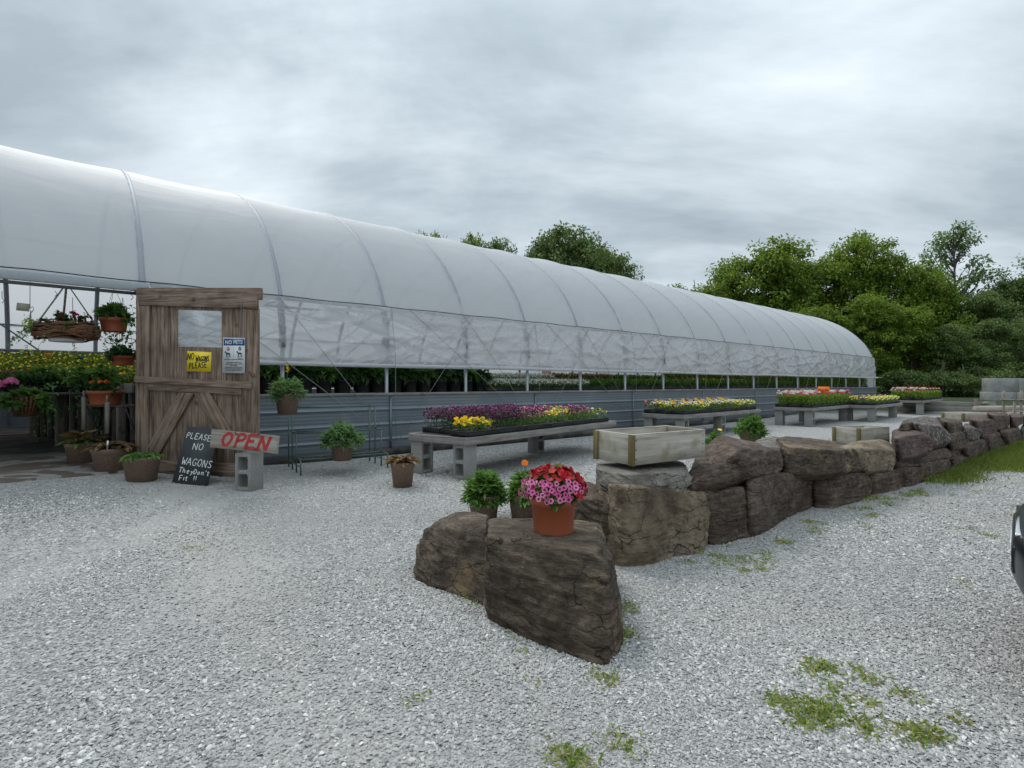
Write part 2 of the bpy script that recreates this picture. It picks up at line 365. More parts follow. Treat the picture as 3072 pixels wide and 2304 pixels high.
# loose stones close to the camera (nobody could count them)
def stones(n, y0, y1, smin, smax, name, seed):
    r_ = np.random.default_rng(seed)
    u = r_.random(n); Y = np.sqrt(y0 ** 2 + u * (y1 ** 2 - y0 ** 2)); X = (r_.random(n) * 2 - 1) * (Y * 1.02 + .15)
    nz0 = np.array([noise.noise((x * .8, y * .8, 7.)) for x, y in zip(X, Y)]); td = np.abs(X + .8 * Y - .78); keep = (r_.random(n) > .62 * np.exp(-(td / .62) ** 2)) & ((X * NV.x + Y * NV.y) < 7.3) & (r_.random(n) > .75 * np.clip(nz0 * 2.6 + .1 - .45 * (X > -.3), 0, 1)); X, Y = X[keep], Y[keep]; n = len(X)
    nz = np.array([noise.noise((x * .55, y * .55, 3.)) for x, y in zip(X, Y)])
    sz = (smin + (smax - smin) * r_.random(n) ** 2.2) * (1 - .45 * np.clip(nz * 2.2 + .1 + (X < -.4) * .25, 0, 1))
    a = r_.random(n) * 6.28; ca, sa = np.cos(a), np.sin(a)
    base = np.array([(-1, -.6, -.2), (.2, -1, -.3), (1, -.2, -.2), (.7, .8, -.3), (-.5, .9, -.2), (-.6, -.3, .8), (.5, -.4, 1.), (.3, .5, .75)])
    Vv = base[None] * (1 + r_.normal(0, .22, (n, 8, 3))) * sz[:, None, None] * np.stack([np.full(n, .62), .34 + .22 * r_.random(n), .16 + .14 * r_.random(n)], 1)[:, None, :]
    tx, ty = r_.normal(0, .28, n), r_.normal(0, .28, n)
    x, y, z = Vv[..., 0], Vv[..., 1], Vv[..., 2]
    z2 = z + x * tx[:, None] + y * ty[:, None]
    x2, y2 = x * ca[:, None] - y * sa[:, None], x * sa[:, None] + y * ca[:, None]
    g = np.array([gz(p, q) for p, q in zip(X, Y)])
    Vw = np.stack([x2 + X[:, None], y2 + Y[:, None], z2 + (g + .001 + sz * .12)[:, None]], 2).reshape(-1, 3)
    F_ = np.array([[0, 1, 5], [1, 6, 5], [1, 2, 6], [2, 3, 6], [3, 7, 6], [3, 4, 7], [4, 5, 7], [4, 0, 5], [5, 6, 7]])
    mb = MB(); mb.add(Vw, (F_[None] + (np.arange(n) * 8)[:, None, None]).reshape(-1, 3)); return mb.build(name, M['stone'])
m, t, b, o_ = mat('loose_stone'); g = t.nodes.new('ShaderNodeNewGeometry')
r = ramp(t, g.outputs['Random Per Island'], [(0, (.17, .17, .17)), (.12, (.28, .28, .275)), (.5, (.36, .355, .34)), (.85, (.45, .44, .42)), (1, (.70, .68, .65))])
v = coords(t); n_ = N(t, 'ShaderNodeTexNoise', i_Scale=.9, i_Detail=3.); L(t, v, n_.inputs[0])
L(t, mixc(t, ramp(t, n_.outputs[0], [(.42, (0, 0, 0)), (.62, (.55, .55, .55))]).outputs[0], r.outputs[0], (.33, .315, .295)), b.inputs['Base Color'])
b.inputs['Roughness'].default_value = .85; b.inputs['Specular IOR Level'].default_value = .3; M['stone'] = m
for a_ in ((190000, 1.3, 3.2, .0055, .0165, 'gravel_stones', 1), (170000, 3.2, 6.2, .009, .019, 'gravel_stones', 2), (70000, 6.2, 11, .014, .028, 'gravel_stones', 3)):
    o = stones(*a_); tag(o, None or {1: 'crushed grey limestone chips lying thick at the front of the yard', 2: 'pale crushed stone chips around the boulders and pots', 3: 'distant pale gravel chips around the flower benches'}[a_[6]], 'gravel', kind='stuff')
# ------------------------------------------------------------------ concrete slab at the doorway
def slab_mat():
    m, t, b, o = mat('worn_concrete'); v = coords(t)
    n = N(t, 'ShaderNodeTexNoise', i_Scale=30., i_Detail=8.); L(t, v, n.inputs[0])
    r = ramp(t, n.outputs[0], [(.3, (.22, .21, .19)), (.7, (.36, .345, .32))])
    n2 = N(t, 'ShaderNodeTexNoise', i_Scale=1.5, i_Detail=5., i_Distortion=1.4); L(t, v, n2.inputs[0])
    wet = ramp(t, n2.outputs[0], [(.45, (0, 0, 0)), (.48, (.9, .9, .9))])
    L(t, mixc(t, wet.outputs[0], r.outputs[0], (.12, .085, .07)), b.inputs['Base Color'])
    L(t, math_(t, 'SUBTRACT', .85, math_(t, 'MULTIPLY', wet.outputs[0], .4)), b.inputs['Roughness'])
    bump(t, b, n.outputs[0], .2, .003); return m
M['slab'] = slab_mat()
def tnbox(mb, t0, t1, n0, n1, z0, z1, mi=0):
    v = [Wp(t, n, z) for z in (z0, z1) for n in (n0, n1) for t in (t0, t1)]
    return mb.add(v, [(0, 2, 3, 1), (4, 5, 7, 6), (0, 1, 5, 4), (2, 6, 7, 3), (0, 4, 6, 2), (1, 3, 7, 5)], mi)
mb = MB(); tnbox(mb, -9, -1.42, 7.42, 10.1, -.1, .125); o = mb.build('pavement', M['slab']); o['kind'] = 'structure'
M['fabric'] = noisy('dark_floor_fabric', (.018, .018, .019), (.045, .042, .038), 6, .9, .3, .01, c3=(.09, .08, .065), sc3=2.)
mb = MB(); ts = np.arange(-6, 26.6, 1.); V = []
for t_ in ts:
    for n_ in (7.64, 10, 13, 16.6):
        p = Wp(t_, n_); V.append((p.x, p.y, gz(p.x, p.y) + .014))
f = np.array([[j * 4 + i, j * 4 + 4 + i, j * 4 + 5 + i, j * 4 + i + 1] for j in range(len(ts) - 1) for i in range(3)])
mb.add(V, f); o = mb.build('floor', M['fabric']); o['kind'] = 'structure'
# ------------------------------------------------------------------ boulders
def rock_mat(name, a, b_, c_, patch=None, pscale=2.2, pth=.6, strata=1., speck=None):
    m, t, b, o = mat(name)
    v = coords(t, (1, 1, 1)); vs = coords(t, (4, 4, 26), (.12, -.1, 0))
    n = N(t, 'ShaderNodeTexNoise', i_Scale=1., i_Detail=9., i_Roughness=.68, i_Distortion=.6); L(t, vs, n.inputs[0])
    n2 = N(t, 'ShaderNodeTexNoise', i_Scale=14., i_Detail=9., i_Roughness=.7); L(t, v, n2.inputs[0])
    n3 = N(t, 'ShaderNodeTexNoise', i_Scale=2.6, i_Detail=4.); L(t, v, n3.inputs[0])
    f = math_(t, 'ADD', math_(t, 'ADD', math_(t, 'MULTIPLY', n.outputs[0], .4 * strata), math_(t, 'MULTIPLY', n2.outputs[0], .35)), math_(t, 'MULTIPLY', n3.outputs[0], .65 - .4 * strata))
    r = ramp(t, f, [(.40, a), (.5, b_), (.61, c_)]); out = r.outputs[0]
    if patch:
        np_ = N(t, 'ShaderNodeTexNoise', i_Scale=pscale, i_Detail=7., i_Roughness=.65); L(t, v, np_.inputs[0])
        out = mixc(t, ramp(t, np_.outputs[0], [(pth, (0, 0, 0)), (pth + .07, (.8, .8, .8))]).outputs[0], out, patch)
    if speck:
        vo = N(t, 'ShaderNodeTexVoronoi', i_Scale=26.); L(t, v, vo.inputs[0])
        sp = t.nodes.new('ShaderNodeSeparateColor'); L(t, vo.outputs['Color'], sp.inputs[0])
        k = math_(t, 'MULTIPLY', math_(t, 'LESS_THAN', vo.outputs['Distance'], .42), math_(t, 'GREATER_THAN', sp.outputs[0], .38))
        out = mixc(t, math_(t, 'MULTIPLY', k, .8), out, speck)
    vc = N(t, 'ShaderNodeTexVoronoi', i_Scale=4.2, feature='DISTANCE_TO_EDGE'); vw = N(t, 'ShaderNodeVectorMath', operation='ADD'); L(t, coords(t, (1, 1, 2.2), (.1, .25, 0)), vw.inputs[0])
    nw = N(t, 'ShaderNodeTexNoise', i_Scale=5., i_Detail=5.); L(t, v, nw.inputs[0]); sv = N(t, 'ShaderNodeVectorMath', operation='SCALE'); sv.inputs['Scale'].default_value = .35; L(t, nw.outputs['Color'], sv.inputs[0]); L(t, sv.outputs[0], vw.inputs[1]); L(t, vw.outputs[0], vc.inputs[0])
    nm_ = N(t, 'ShaderNodeTexNoise', i_Scale=3.1, i_Detail=2.); L(t, v, nm_.inputs[0])
    ck = math_(t, 'MULTIPLY', ramp(t, vc.outputs[0], [(.0, (1, 1, 1)), (.022, (0, 0, 0))]).outputs[0], ramp(t, nm_.outputs[0], [(.45, (0, 0, 0)), (.55, (1, 1, 1))]).outputs[0])
    out = mixc(t, math_(t, 'MULTIPLY', ck, .7), out, (.012, .009, .007))
    # small pale lichen flecks
    nl = N(t, 'ShaderNodeTexNoise', i_Scale=38., i_Detail=3.); L(t, v, nl.inputs[0])
    out = mixc(t, ramp(t, nl.outputs[0], [(.69, (0, 0, 0)), (.75, (.5, .5, .5))]).outputs[0], out, (.30, .28, .25))
    L(t, out, b.inputs['Base Color']); b.inputs['Roughness'].default_value = .82; b.inputs['Specular IOR Level'].default_value = .35
    hh = math_(t, 'ADD', math_(t, 'MULTIPLY', n.outputs[0], strata), math_(t, 'MULTIPLY', n2.outputs[0], .8)); hh = math_(t, 'SUBTRACT', hh, math_(t, 'MULTIPLY', ck, .6))
    bump(t, b, hh, 1., .05); return m
M['r_dark'] = rock_mat('dark_layered_rock', (.030, .020, .012), (.098, .070, .048), (.225, .17, .125), (.30, .215, .105), 2.3, .57)
M['r_brown'] = rock_mat('brown_purple_rock', (.032, .020, .013), (.108, .074, .054), (.23, .172, .135), (.28, .21, .13), 2.2, .61)
M['r_tan'] = rock_mat('tan_rough_rock', (.085, .060, .038), (.20, .152, .10), (.34, .272, .19), (.07, .052, .048), 1.8, .58, strata=.25)
M['r_grey'] = rock_mat('grey_smooth_rock', (.10, .085, .07), (.20, .18, .155), (.30, .275, .245), (.09, .075, .066), 2., .6, strata=.6)
M['r_red'] = rock_mat('reddish_rock', (.05, .03, .024), (.125, .082, .068), (.21, .155, .135), (.24, .22, .2), 3.5, .66)
M['r_speck'] = rock_mat('speckled_conglomerate', (.05, .04, .036), (.10, .08, .072), (.16, .13, .12), None, strata=.3, speck=(.34, .29, .26))
ico = {}
def icodirs(k):
    if k not in ico:
        bm = bmesh.new(); bmesh.ops.create_icosphere(bm, subdivisions=k, radius=1)
        ico[k] = (np.array([v.co[:] for v in bm.verts]), np.array([[v.index for v in f.verts] for f in bm.faces])); bm.free()
    return ico[k]
def rock(pts, mt, label, group=None, res=6, p=30, amp=.03, seed=0, strata=.0075, tilt=(.12, -.1), name='boulder', grow=1.05):
    pts = [Vector(q) for q in pts]
    bm = bmesh.new(); [bm.verts.new(q) for q in pts]; bmesh.ops.convex_hull(bm, input=bm.verts[:])
    bm.normal_update(); c = sum(pts, Vector()) / len(pts)
    nn = []; dd = []
    for f in bm.faces:
        if f.calc_area() < 1e-6: continue
        n = f.normal.copy(); d = (f.verts[0].co - c).dot(n)
        if d < 0: n, d = -n, -d
        if any(n.dot(Vector(q)) > .985 and abs(d - e) < .02 for q, e in zip(nn, dd)): continue
        nn.append(n[:]); dd.append(max(d, .01))
    bm.free()
    rr_ = random.Random(seed * 31 + 5)
    for _ in range(9 if res == 7 else 15):                       # broken facets across the corners
        q = Vector((rr_.gauss(0, 1), rr_.gauss(0, 1), rr_.gauss(0, .8))).normalized(); sp_ = max((a - c).dot(q) for a in pts)
        nn.append(q[:]); dd.append(sp_ * rr_.uniform(.88, .985))
    nn = np.array(nn); dd = np.array(dd)
    D, Fc = icodirs(res); ext = np.array([max(q[i] for q in pts) - min(q[i] for q in pts) for i in range(3)])
    D = unit(D * ext)                      # denser where the stone is long
    t = np.maximum(D @ nn.T, 0) / dd
    p = 70 if p > 20 else max(40, p * 4); rr = 1 / (t ** p).sum(1) ** (1 / p); V = D * rr[:, None] * grow
    sc_ = ext.min()
    so = Vector((seed * 7.3, seed * 3.1, seed * 1.7)); out = np.empty_like(V)
    for i, (v, d) in enumerate(zip(V, D)):
        q = Vector(v)
        zz_ = q.z + tilt[0] * q.x + tilt[1] * q.y + .03 * noise.noise(q * 3 + so)
        lay = noise.noise(Vector((q.x * 1.6, q.y * 1.6, zz_ * 19)) + so)
        lay *= .35; lay += .7 * noise.noise(Vector((q.x * 4, q.y * 4, zz_ * 48)) + so) - .9 * max(0, .12 - abs(noise.noise(Vector((q.x * 2.2, q.y * 2.2, zz_ * 9)) - so))) * 8
        sw = (zz_ * 9.5 + 1.3 * noise.noise(q * 1.7 + so)) % 1.; lay += 1.7 * (sw ** 3 - .3) * (.6 + 1.2 * noise.noise(q * 3 - so)) ; sw = (zz_ * 27 + 2. * noise.noise(q * 2.7 + so)) % 1.; lay += .7 * (sw ** 2 - .4)
        big = noise.noise(q * 3.2 + so) + .5 * noise.noise(q * 7 + so)
        fine = noise.noise(q * 22 + so) * .007 + noise.noise(q * 50 + so) * .003
        ch = max(0, noise.noise(q * 2.3 - so) - .22) * .12       # broken corners
        k = big * amp + lay * strata + fine - ch
        side = Vector(d); side.z *= .5
        q2 = q + side * k
        out[i] = q2[:]
    base = Vector((c.x, c.y, min(q.z for q in pts)))
    V = out + np.array(c)
    mb = MB(); mb.add(V, Fc); o = mb.build(name, mt, smooth=True, off=base, loc=base)
    return tag(o, label, 'boulder', group)
# --- the two halves of the split boulder in front
def gp(px, py, dz=-.05):
    p = G(px, py); p.z += dz; return p
rock([P(1466, 1612, 2.50), P(1640, 1640, 2.38), P(1820, 1700, 2.26), P(1858, 1850, 2.28), P(1862, 1915, 2.27), gp(1464, 1862), gp(1640, 1945), gp(1812, 2002), gp(1858, 1935),
      P(1470, 1551, 3.05), P(1650, 1556, 3.12), P(1800, 1583, 3.0), P(1838, 1660, 2.62), gp(1860, 1800), (-.06, 3.1, -.05), (.55, 3.0, -.05)],
     M['r_dark'], 'large dark layered boulder at the front carrying the terracotta flower pot', res=7, amp=.018, seed=1, p=22, strata=.008)
rock([P(1272, 1588, 3.12), P(1370, 1552, 3.05), P(1378, 1533, 3.25), P(1458, 1545, 3.1), P(1458, 1598, 2.72), P(1356, 1575, 2.98), gp(1250, 1745), gp(1411, 1800), gp(1458, 1822),
      P(1252, 1690, 3.05), P(1250, 1720, 3.0), (-.16, 3.3, -.05), (-.62, 3.35, -.05)],
     M['r_dark'], 'dark layered boulder left of the front split, rounded at its left end', res=7, amp=.02, seed=2, p=22, strata=.008)
# --- the rest of the wall, from its outline in the picture and its distance
BL = [(1700, 1640), (1888, 1702), (2089, 1657), (2136, 1631), (2252, 1613), (2350, 1563), (2393, 1534), (2433, 1517), (2489, 1527), (2599, 1494), (2688, 1471), (2768, 1448), (2847, 1421), (2880, 1395), (2930, 1375), (3023, 1338), (3072, 1322), (3200, 1290)]
def Yb(px):
    for (a, b), (c, d) in zip(BL, BL[1:]):
        if px <= c: y = b + (d - b) * max(0, px - a) / (c - a); break
    else: y = 1290
    return F * H / (y - CY)
BACK = Vector((-.62, .78, 0))
def wall_rock(front_top, back_top, bottom, mt, label, d=0., ground=False, side=None, minth=.22, maxth=.85, seed=3, **kw):
    pts = []; fz = []; Yr = min(Yb(px) for px, py in bottom) if False else None
    for px, py in front_top: q = P(px, py, Yb(px) + d + .06); pts.append(q); fz.append(q.z)
    for px, py in bottom:
        q = P(px, py, Yb(px) + d)
        if ground: q = gp(px, py, -.06)
        pts.append(q)
        pts.append(q + Vector((q.x / q.y, 1, 0)) * .3 + Vector((0, 0, 0 if ground else .02)))
        if not ground: pts.append(q + Vector((0, .06, -.045)))
    za = sum(fz) / len(fz)
    for px, py in back_top:
        Y0 = Yb(px) + d
        Y = (H - za) * F / max(20, py - CY); Y = min(max(Y, Y0 + minth), Y0 + maxth)
        q = P(px, py, Y); pts.append(q); pts.append(Vector((q.x, q.y, min(q.z - .12, (q.z + pts[-1].z) / 2 - .08))))
    for px, py in side or []: pts.append(P(px, py, Yb(px) + d + .12))
    kw.setdefault('grow', 1.12); return rock(pts, mt, label, seed=seed, **kw)
W_ = wall_rock
W_([(1700, 1500), (1815, 1500), (1846, 1535)], [(1690, 1470), (1757, 1447), (1812, 1472)], [(1700, 1590), (1824, 1603)], M['r_dark'], 'dark boulder with an ochre edge behind the terracotta pot', d=-.05, side=[(1850, 1560)], seed=4, p=10, amp=.02)
W_([(1832, 1462), (1888, 1475), (2118, 1488), (2140, 1510)], [(1800, 1442), (2118, 1462)], [(1832, 1680), (1888, 1702), (1981, 1688), (2089, 1657)], M['r_tan'], 'big square tan boulder at the corner of the wall, under the grey slab', ground=True, side=[(2141, 1550)], seed=5, p=20, amp=.015, strata=.004, res=7)
W_([(1808, 1412), (1880, 1425), (2040, 1420), (2068, 1440)], [(1802, 1392), (1900, 1388), (2035, 1385)], [(1815, 1448), (1885, 1468), (1960, 1471), (2050, 1462)], M['r_grey'], 'pale grey slab stone directly under the largest wooden planter box', d=.12, seed=6, p=9, amp=.015, strata=.008, minth=.4)
W_([(2150, 1420), (2225, 1352), (2330, 1358)], [(2111, 1345), (2162, 1325), (2263, 1332), (2325, 1345)], [(2075, 1460), (2147, 1470), (2245, 1425), (2335, 1405)], M['r_brown'], 'slanted dark slab boulder right of the grey slab on the upper course', d=.1, seed=7, p=16, amp=.02)
W_([(2290, 1345), (2360, 1345), (2376, 1372)], [(2270, 1326), (2320, 1312), (2362, 1328)], [(2300, 1400), (2364, 1402)], M['r_grey'], 'light grey rounded boulder tucked behind the slanted slab', d=.42, seed=8, p=7, amp=.015, strata=.004)
W_([(2108, 1500), (2223, 1472)], [(2110, 1485), (2223, 1461)], [(2111, 1625), (2136, 1633), (2252, 1613)], M['r_brown'], 'dark boulder on the ground beside the square tan one', ground=True, side=[(2262, 1540)], seed=9, amp=.02)
W_([(2250, 1450), (2324, 1425), (2385, 1460), (2405, 1500)], [(2235, 1430), (2320, 1408), (2370, 1430)], [(2259, 1610), (2306, 1590), (2350, 1563), (2393, 1535)], M['r_brown'], 'rounded hump boulder with a broad smooth front on the lower course', ground=True, seed=10, p=9, amp=.025)
W_([(2370, 1345), (2480, 1350), (2555, 1352), (2590, 1375)], [(2340, 1313), (2400, 1316), (2500, 1327), (2560, 1338)], [(2368, 1412), (2493, 1421), (2579, 1402)], M['r_dark'], 'long dark boulder of the upper course left of the second planter box', d=.05, side=[(2594, 1385)], seed=11, amp=.02, res=7)
W_([(2340, 1428), (2440, 1436)], [(2345, 1412), (2440, 1418)], [(2393, 1534), (2437, 1520)], M['r_brown'], 'small dark boulder wedged low between the hump and the long one', ground=True, seed=12, amp=.02)
W_([(2440, 1440), (2520, 1428), (2606, 1422)], [(2440, 1424), (2510, 1418), (2590, 1410)], [(2437, 1520), (2489, 1528), (2599, 1495)], M['r_brown'], 'wide brown boulder on the ground below the long dark one', ground=True, side=[(2610, 1450)], seed=13, p=12, amp=.02, res=7)
W_([(2530, 1345), (2600, 1362), (2680, 1352)], [(2526, 1335), (2600, 1325), (2665, 1328)], [(2592, 1410), (2673, 1406)], M['r_tan'], 'yellowish tan boulder carrying the second planter box', d=.05, side=[(2686, 1375)], seed=14, p=8, amp=.012, strata=.004)
W_([(2615, 1428), (2700, 1410), (2772, 1405)], [(2610, 1412), (2685, 1396), (2748, 1388)], [(2612, 1487), (2688, 1471), (2775, 1446)], M['r_brown'], 'brown boulder on the ground below the tan one, blocky right end', ground=True, seed=15, p=12, amp=.02)
W_([(2688, 1318), (2765, 1305), (2795, 1318)], [(2682, 1294), (2718, 1284), (2765, 1284)], [(2700, 1370), (2735, 1370), (2796, 1350)], M['r_red'], 'reddish boulder just right of the second planter box', d=-.0, side=[(2801, 1335)], seed=16, p=10, amp=.02)
W_([(2755, 1275), (2830, 1290), (2855, 1312)], [(2725, 1262), (2781, 1252), (2812, 1257)], [(2790, 1338), (2857, 1324)], M['r_speck'], 'pale speckled conglomerate boulder on top of the wall', d=.2, seed=17, p=7, amp=.012, strata=.003)
W_([(2705, 1275), (2750, 1266)], [(2708, 1266), (2745, 1255)], [(2705, 1290), (2760, 1285)], M['r_dark'], 'dark boulder half hidden behind the speckled conglomerate', d=.5, seed=18, p=7, amp=.02)
W_([(2840, 1268), (2888, 1280)], [(2815, 1254), (2857, 1256), (2885, 1268)], [(2862, 1310), (2886, 1294)], M['r_dark'], 'dark egg shaped boulder between the speckled one and the far box', d=.25, seed=19, p=6, amp=.02)
W_([(2742, 1372), (2800, 1358), (2870, 1350)], [(2745, 1362), (2798, 1346), (2864, 1340)], [(2745, 1386), (2840, 1374), (2877, 1382)], M['r_brown'], 'flat brown slab under the speckled conglomerate', d=.1, seed=20, amp=.02)
W_([(2850, 1306), (2902, 1300)], [(2856, 1294), (2898, 1288)], [(2860, 1348), (2908, 1340)], M['r_brown'], 'brown boulder below the egg shaped dark one', d=.12, seed=41)
W_([(2686, 1376), (2765, 1368)], [(2688, 1362), (2760, 1358)], [(2690, 1402), (2770, 1398)], M['r_dark'], 'thin dark slab in the joint under the reddish boulder', d=.1, seed=42)
W_([(2052, 1440), (2115, 1436)], [(2056, 1418), (2110, 1410)], [(2056, 1478), (2118, 1476)], M['r_dark'], 'dark stone filling the joint right of the pale grey slab', d=.12, seed=43)
W_([(2760, 1394), (2845, 1382)], [(2751, 1385), (2841, 1370)], [(2780, 1444), (2851, 1418)], M['r_brown'], 'low dark boulder below the flat slab beside the grass', ground=True, seed=21, amp=.02)
W_([(2856, 1380), (2915, 1374)], [(2870, 1362), (2905, 1355)], [(2857, 1416), (2884, 1398), (2917, 1380)], M['r_dark'], 'dark boulder at the left tip of the grass', ground=True, seed=22, p=9, amp=.02)
W_([(2885, 1336), (2945, 1322), (2966, 1335)], [(2881, 1328), (2917, 1318), (2944, 1312)], [(2900, 1372), (2930, 1375), (2957, 1362)], M['r_brown'], 'brown boulder above the grass tip on the lower course', d=.05, seed=23, amp=.02)
W_([(2895, 1285), (2946, 1288)], [(2897, 1272), (2940, 1272)], [(2900, 1315), (2935, 1320)], M['r_speck'], 'small speckled boulder with a hollow, below the far planter box', d=.1, seed=24, p=7, amp=.03)
W_([(2915, 1264), (2975, 1262), (2990, 1272)], [(2910, 1250), (2964, 1246)], [(2945, 1312), (2987, 1297)], M['r_red'], 'reddish boulder right of the far planter box', d=.25, seed=25, p=9, amp=.02)
W_([(2962, 1312), (2995, 1300), (3015, 1308)], [(2965, 1302), (2990, 1294)], [(2970, 1360), (3020, 1339)], M['r_brown'], 'blocky brown boulder low in the wall beside the lawn', d=0, seed=26, amp=.02)
W_([(2970, 1248), (3018, 1250), (3028, 1258)], [(2964, 1238), (3017, 1238)], [(2993, 1287), (3024, 1281)], M['r_brown'], 'flat topped brown boulder near the far end of the upper course', d=.3, seed=27, amp=.02)
W_([(3032, 1252), (3066, 1255)], [(3030, 1240), (3068, 1244)], [(3046, 1277), (3066, 1268)], M['r_red'], 'rusty boulder at the right picture edge on the upper course', d=.3, seed=28, amp=.02)
W_([(3000, 1296), (3054, 1290), (3060, 1300)], [(2999, 1286), (3050, 1280)], [(3023, 1338), (3062, 1320)], M['r_brown'], 'squarish brown boulder beside the lawn near the right edge', d=0, seed=29, p=14, amp=.02)
W_([(3064, 1290), (3120, 1280)], [(3068, 1278), (3125, 1268)], [(3064, 1326), (3130, 1308)], M['r_speck'], 'pale boulder cut by the right picture edge, lower course', d=0, seed=30, amp=.02)
W_([(3075, 1262), (3140, 1256)], [(3075, 1246), (3140, 1240)], [(3080, 1275), (3140, 1270)], M['r_brown'], 'brown boulder cut by the right picture edge, upper course', d=.3, seed=31, amp=.02)
# ------------------------------------------------------------------ greenhouse
def film(name, transp, rough, col=(.80, .82, .85), bs=.25, wrscale=2.5, gl=.5, spots_and_sheen=False):
    m, t, b, o = mat(name); t.nodes.remove(b); v = coords(t, (1, 1, 1))
    n = N(t, 'ShaderNodeTexNoise', i_Scale=wrscale, i_Detail=4., i_Distortion=1.6); L(t, coords(t, (.7, 1, 2.2), (0, .5, 0)), n.inputs[0])
    n2 = N(t, 'ShaderNodeTexNoise', i_Scale=.8, i_Detail=5.); L(t, v, n2.inputs[0])
    bm = t.nodes.new('ShaderNodeBump'); bm.inputs['Strength'].default_value = bs; bm.inputs['Distance'].default_value = .05; L(t, n.outputs[0], bm.inputs['Height'])
    c = mixc(t, n2.outputs[0], tuple(q * .9 for q in col), col)
    di = t.nodes.new('ShaderNodeBsdfDiffuse'); tl = t.nodes.new('ShaderNodeBsdfTranslucent'); tp = t.nodes.new('ShaderNodeBsdfTransparent'); g = t.nodes.new('ShaderNodeBsdfGlossy')
    g.inputs['Roughness'].default_value = rough
    for s in (di, g): L(t, bm.outputs[0], s.inputs['Normal'])
    L(t, c, di.inputs[0]); L(t, c, tl.inputs[0]); tp.inputs[0].default_value = (.93, .95, .96, 1)
    a = t.nodes.new('ShaderNodeMixShader'); a.inputs[0].default_value = .52; L(t, di.outputs[0], a.inputs[1]); L(t, tl.outputs[0], a.inputs[2])
    a2 = t.nodes.new('ShaderNodeMixShader')
    if spots_and_sheen:
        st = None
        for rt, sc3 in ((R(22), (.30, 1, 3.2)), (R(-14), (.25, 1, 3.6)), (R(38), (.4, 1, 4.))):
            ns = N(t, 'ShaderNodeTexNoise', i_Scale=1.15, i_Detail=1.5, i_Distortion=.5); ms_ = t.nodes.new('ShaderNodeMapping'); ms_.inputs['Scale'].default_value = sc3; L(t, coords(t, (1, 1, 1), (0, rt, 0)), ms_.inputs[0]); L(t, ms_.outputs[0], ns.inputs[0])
            q_ = ramp(t, math_(t, 'ABSOLUTE', math_(t, 'SUBTRACT', ns.outputs[0], .56)), [(.0, (1, 1, 1)), (.028, (0, 0, 0))]).outputs[0]  # whitish crease sheen painted in as diagonal streaks of more opaque film
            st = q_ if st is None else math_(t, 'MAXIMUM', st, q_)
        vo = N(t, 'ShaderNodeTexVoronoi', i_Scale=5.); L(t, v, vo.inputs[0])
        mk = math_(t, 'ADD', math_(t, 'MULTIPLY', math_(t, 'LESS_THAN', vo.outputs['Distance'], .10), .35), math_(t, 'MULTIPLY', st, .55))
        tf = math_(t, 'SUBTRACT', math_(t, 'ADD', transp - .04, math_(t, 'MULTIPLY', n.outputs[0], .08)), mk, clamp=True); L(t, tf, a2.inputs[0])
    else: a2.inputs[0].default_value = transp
    L(t, a.outputs[0], a2.inputs[1]); L(t, tp.outputs[0], a2.inputs[2])
    fr = t.nodes.new('ShaderNodeFresnel'); fr.inputs[0].default_value = 1.45; L(t, bm.outputs[0], fr.inputs['Normal'])
    a3 = t.nodes.new('ShaderNodeMixShader'); L(t, math_(t, 'MULTIPLY', fr.outputs[0], gl, clamp=True), a3.inputs[0]); L(t, a2.outputs[0], a3.inputs[1]); L(t, g.outputs[0], a3.inputs[2])
    L(t, a3.outputs[0], o.inputs[0]); return m
M['film'] = film('white_plastic_film', .05, .55, (.79, .80, .825), bs=.16, wrscale=1.2, gl=.35)
M['curtain'] = film('clear_plastic_curtain', .27, .25, (.78, .795, .81), bs=.08, wrscale=.5, gl=1., spots_and_sheen=True)
def siding_mat():
    m, t, b, o = mat('galvanised_siding'); v = coords(t, (.6, 6, 14))
    n = N(t, 'ShaderNodeTexNoise', i_Scale=1., i_Detail=6.); L(t, v, n.inputs[0])
    n2 = N(t, 'ShaderNodeTexNoise', i_Scale=1.3, i_Detail=5., i_Distortion=1.); L(t, coords(t), n2.inputs[0])
    c = mixc(t, n.outputs[0], (.13, .16, .185), (.21, .24, .27))
    c = mixc(t, ramp(t, n2.outputs[0], [(.55, (0, 0, 0)), (.72, (.5, .5, .5))]).outputs[0], c, (.27, .28, .28))
    L(t, c, b.inputs['Base Color']); b.inputs['Metallic'].default_value = .45; b.inputs['Roughness'].default_value = .42; return m
M['siding'] = siding_mat()
M['hoop'] = plain('lilac_grey_pipe', (.29, .30, .34), .6, .1)  # even lilac grey, the tone of pipe lines under the film
T0, T1 = -6.0, 26.3
POSTS = [-5.95, -4.4, -2.85, -1.28, .3, 1.87, 3.39, 4.85, 6.37, 7.9, 9.44, 11.04, 12.72, 14.32, 15.96, 17.66, 19.33, 20.91, 22.5, 24.2, 26.25]
gh = thing('greenhouse', Wp(0, N0), 'long arched white plastic greenhouse with rolled up side and grey metal base wall', 'greenhouse', rz=GA)
WD, ZC, BH = 4.57, 1.6, 3.09
TH0 = math.asin((2.287 - ZC) / BH)
def arch(th, off=0.): return WD - (WD + off) * math.cos(th), ZC + (BH + off) * math.sin(th)
def lg(t, y=0.): p = Wp(t, N0 + y); return gz(p.x, p.y)
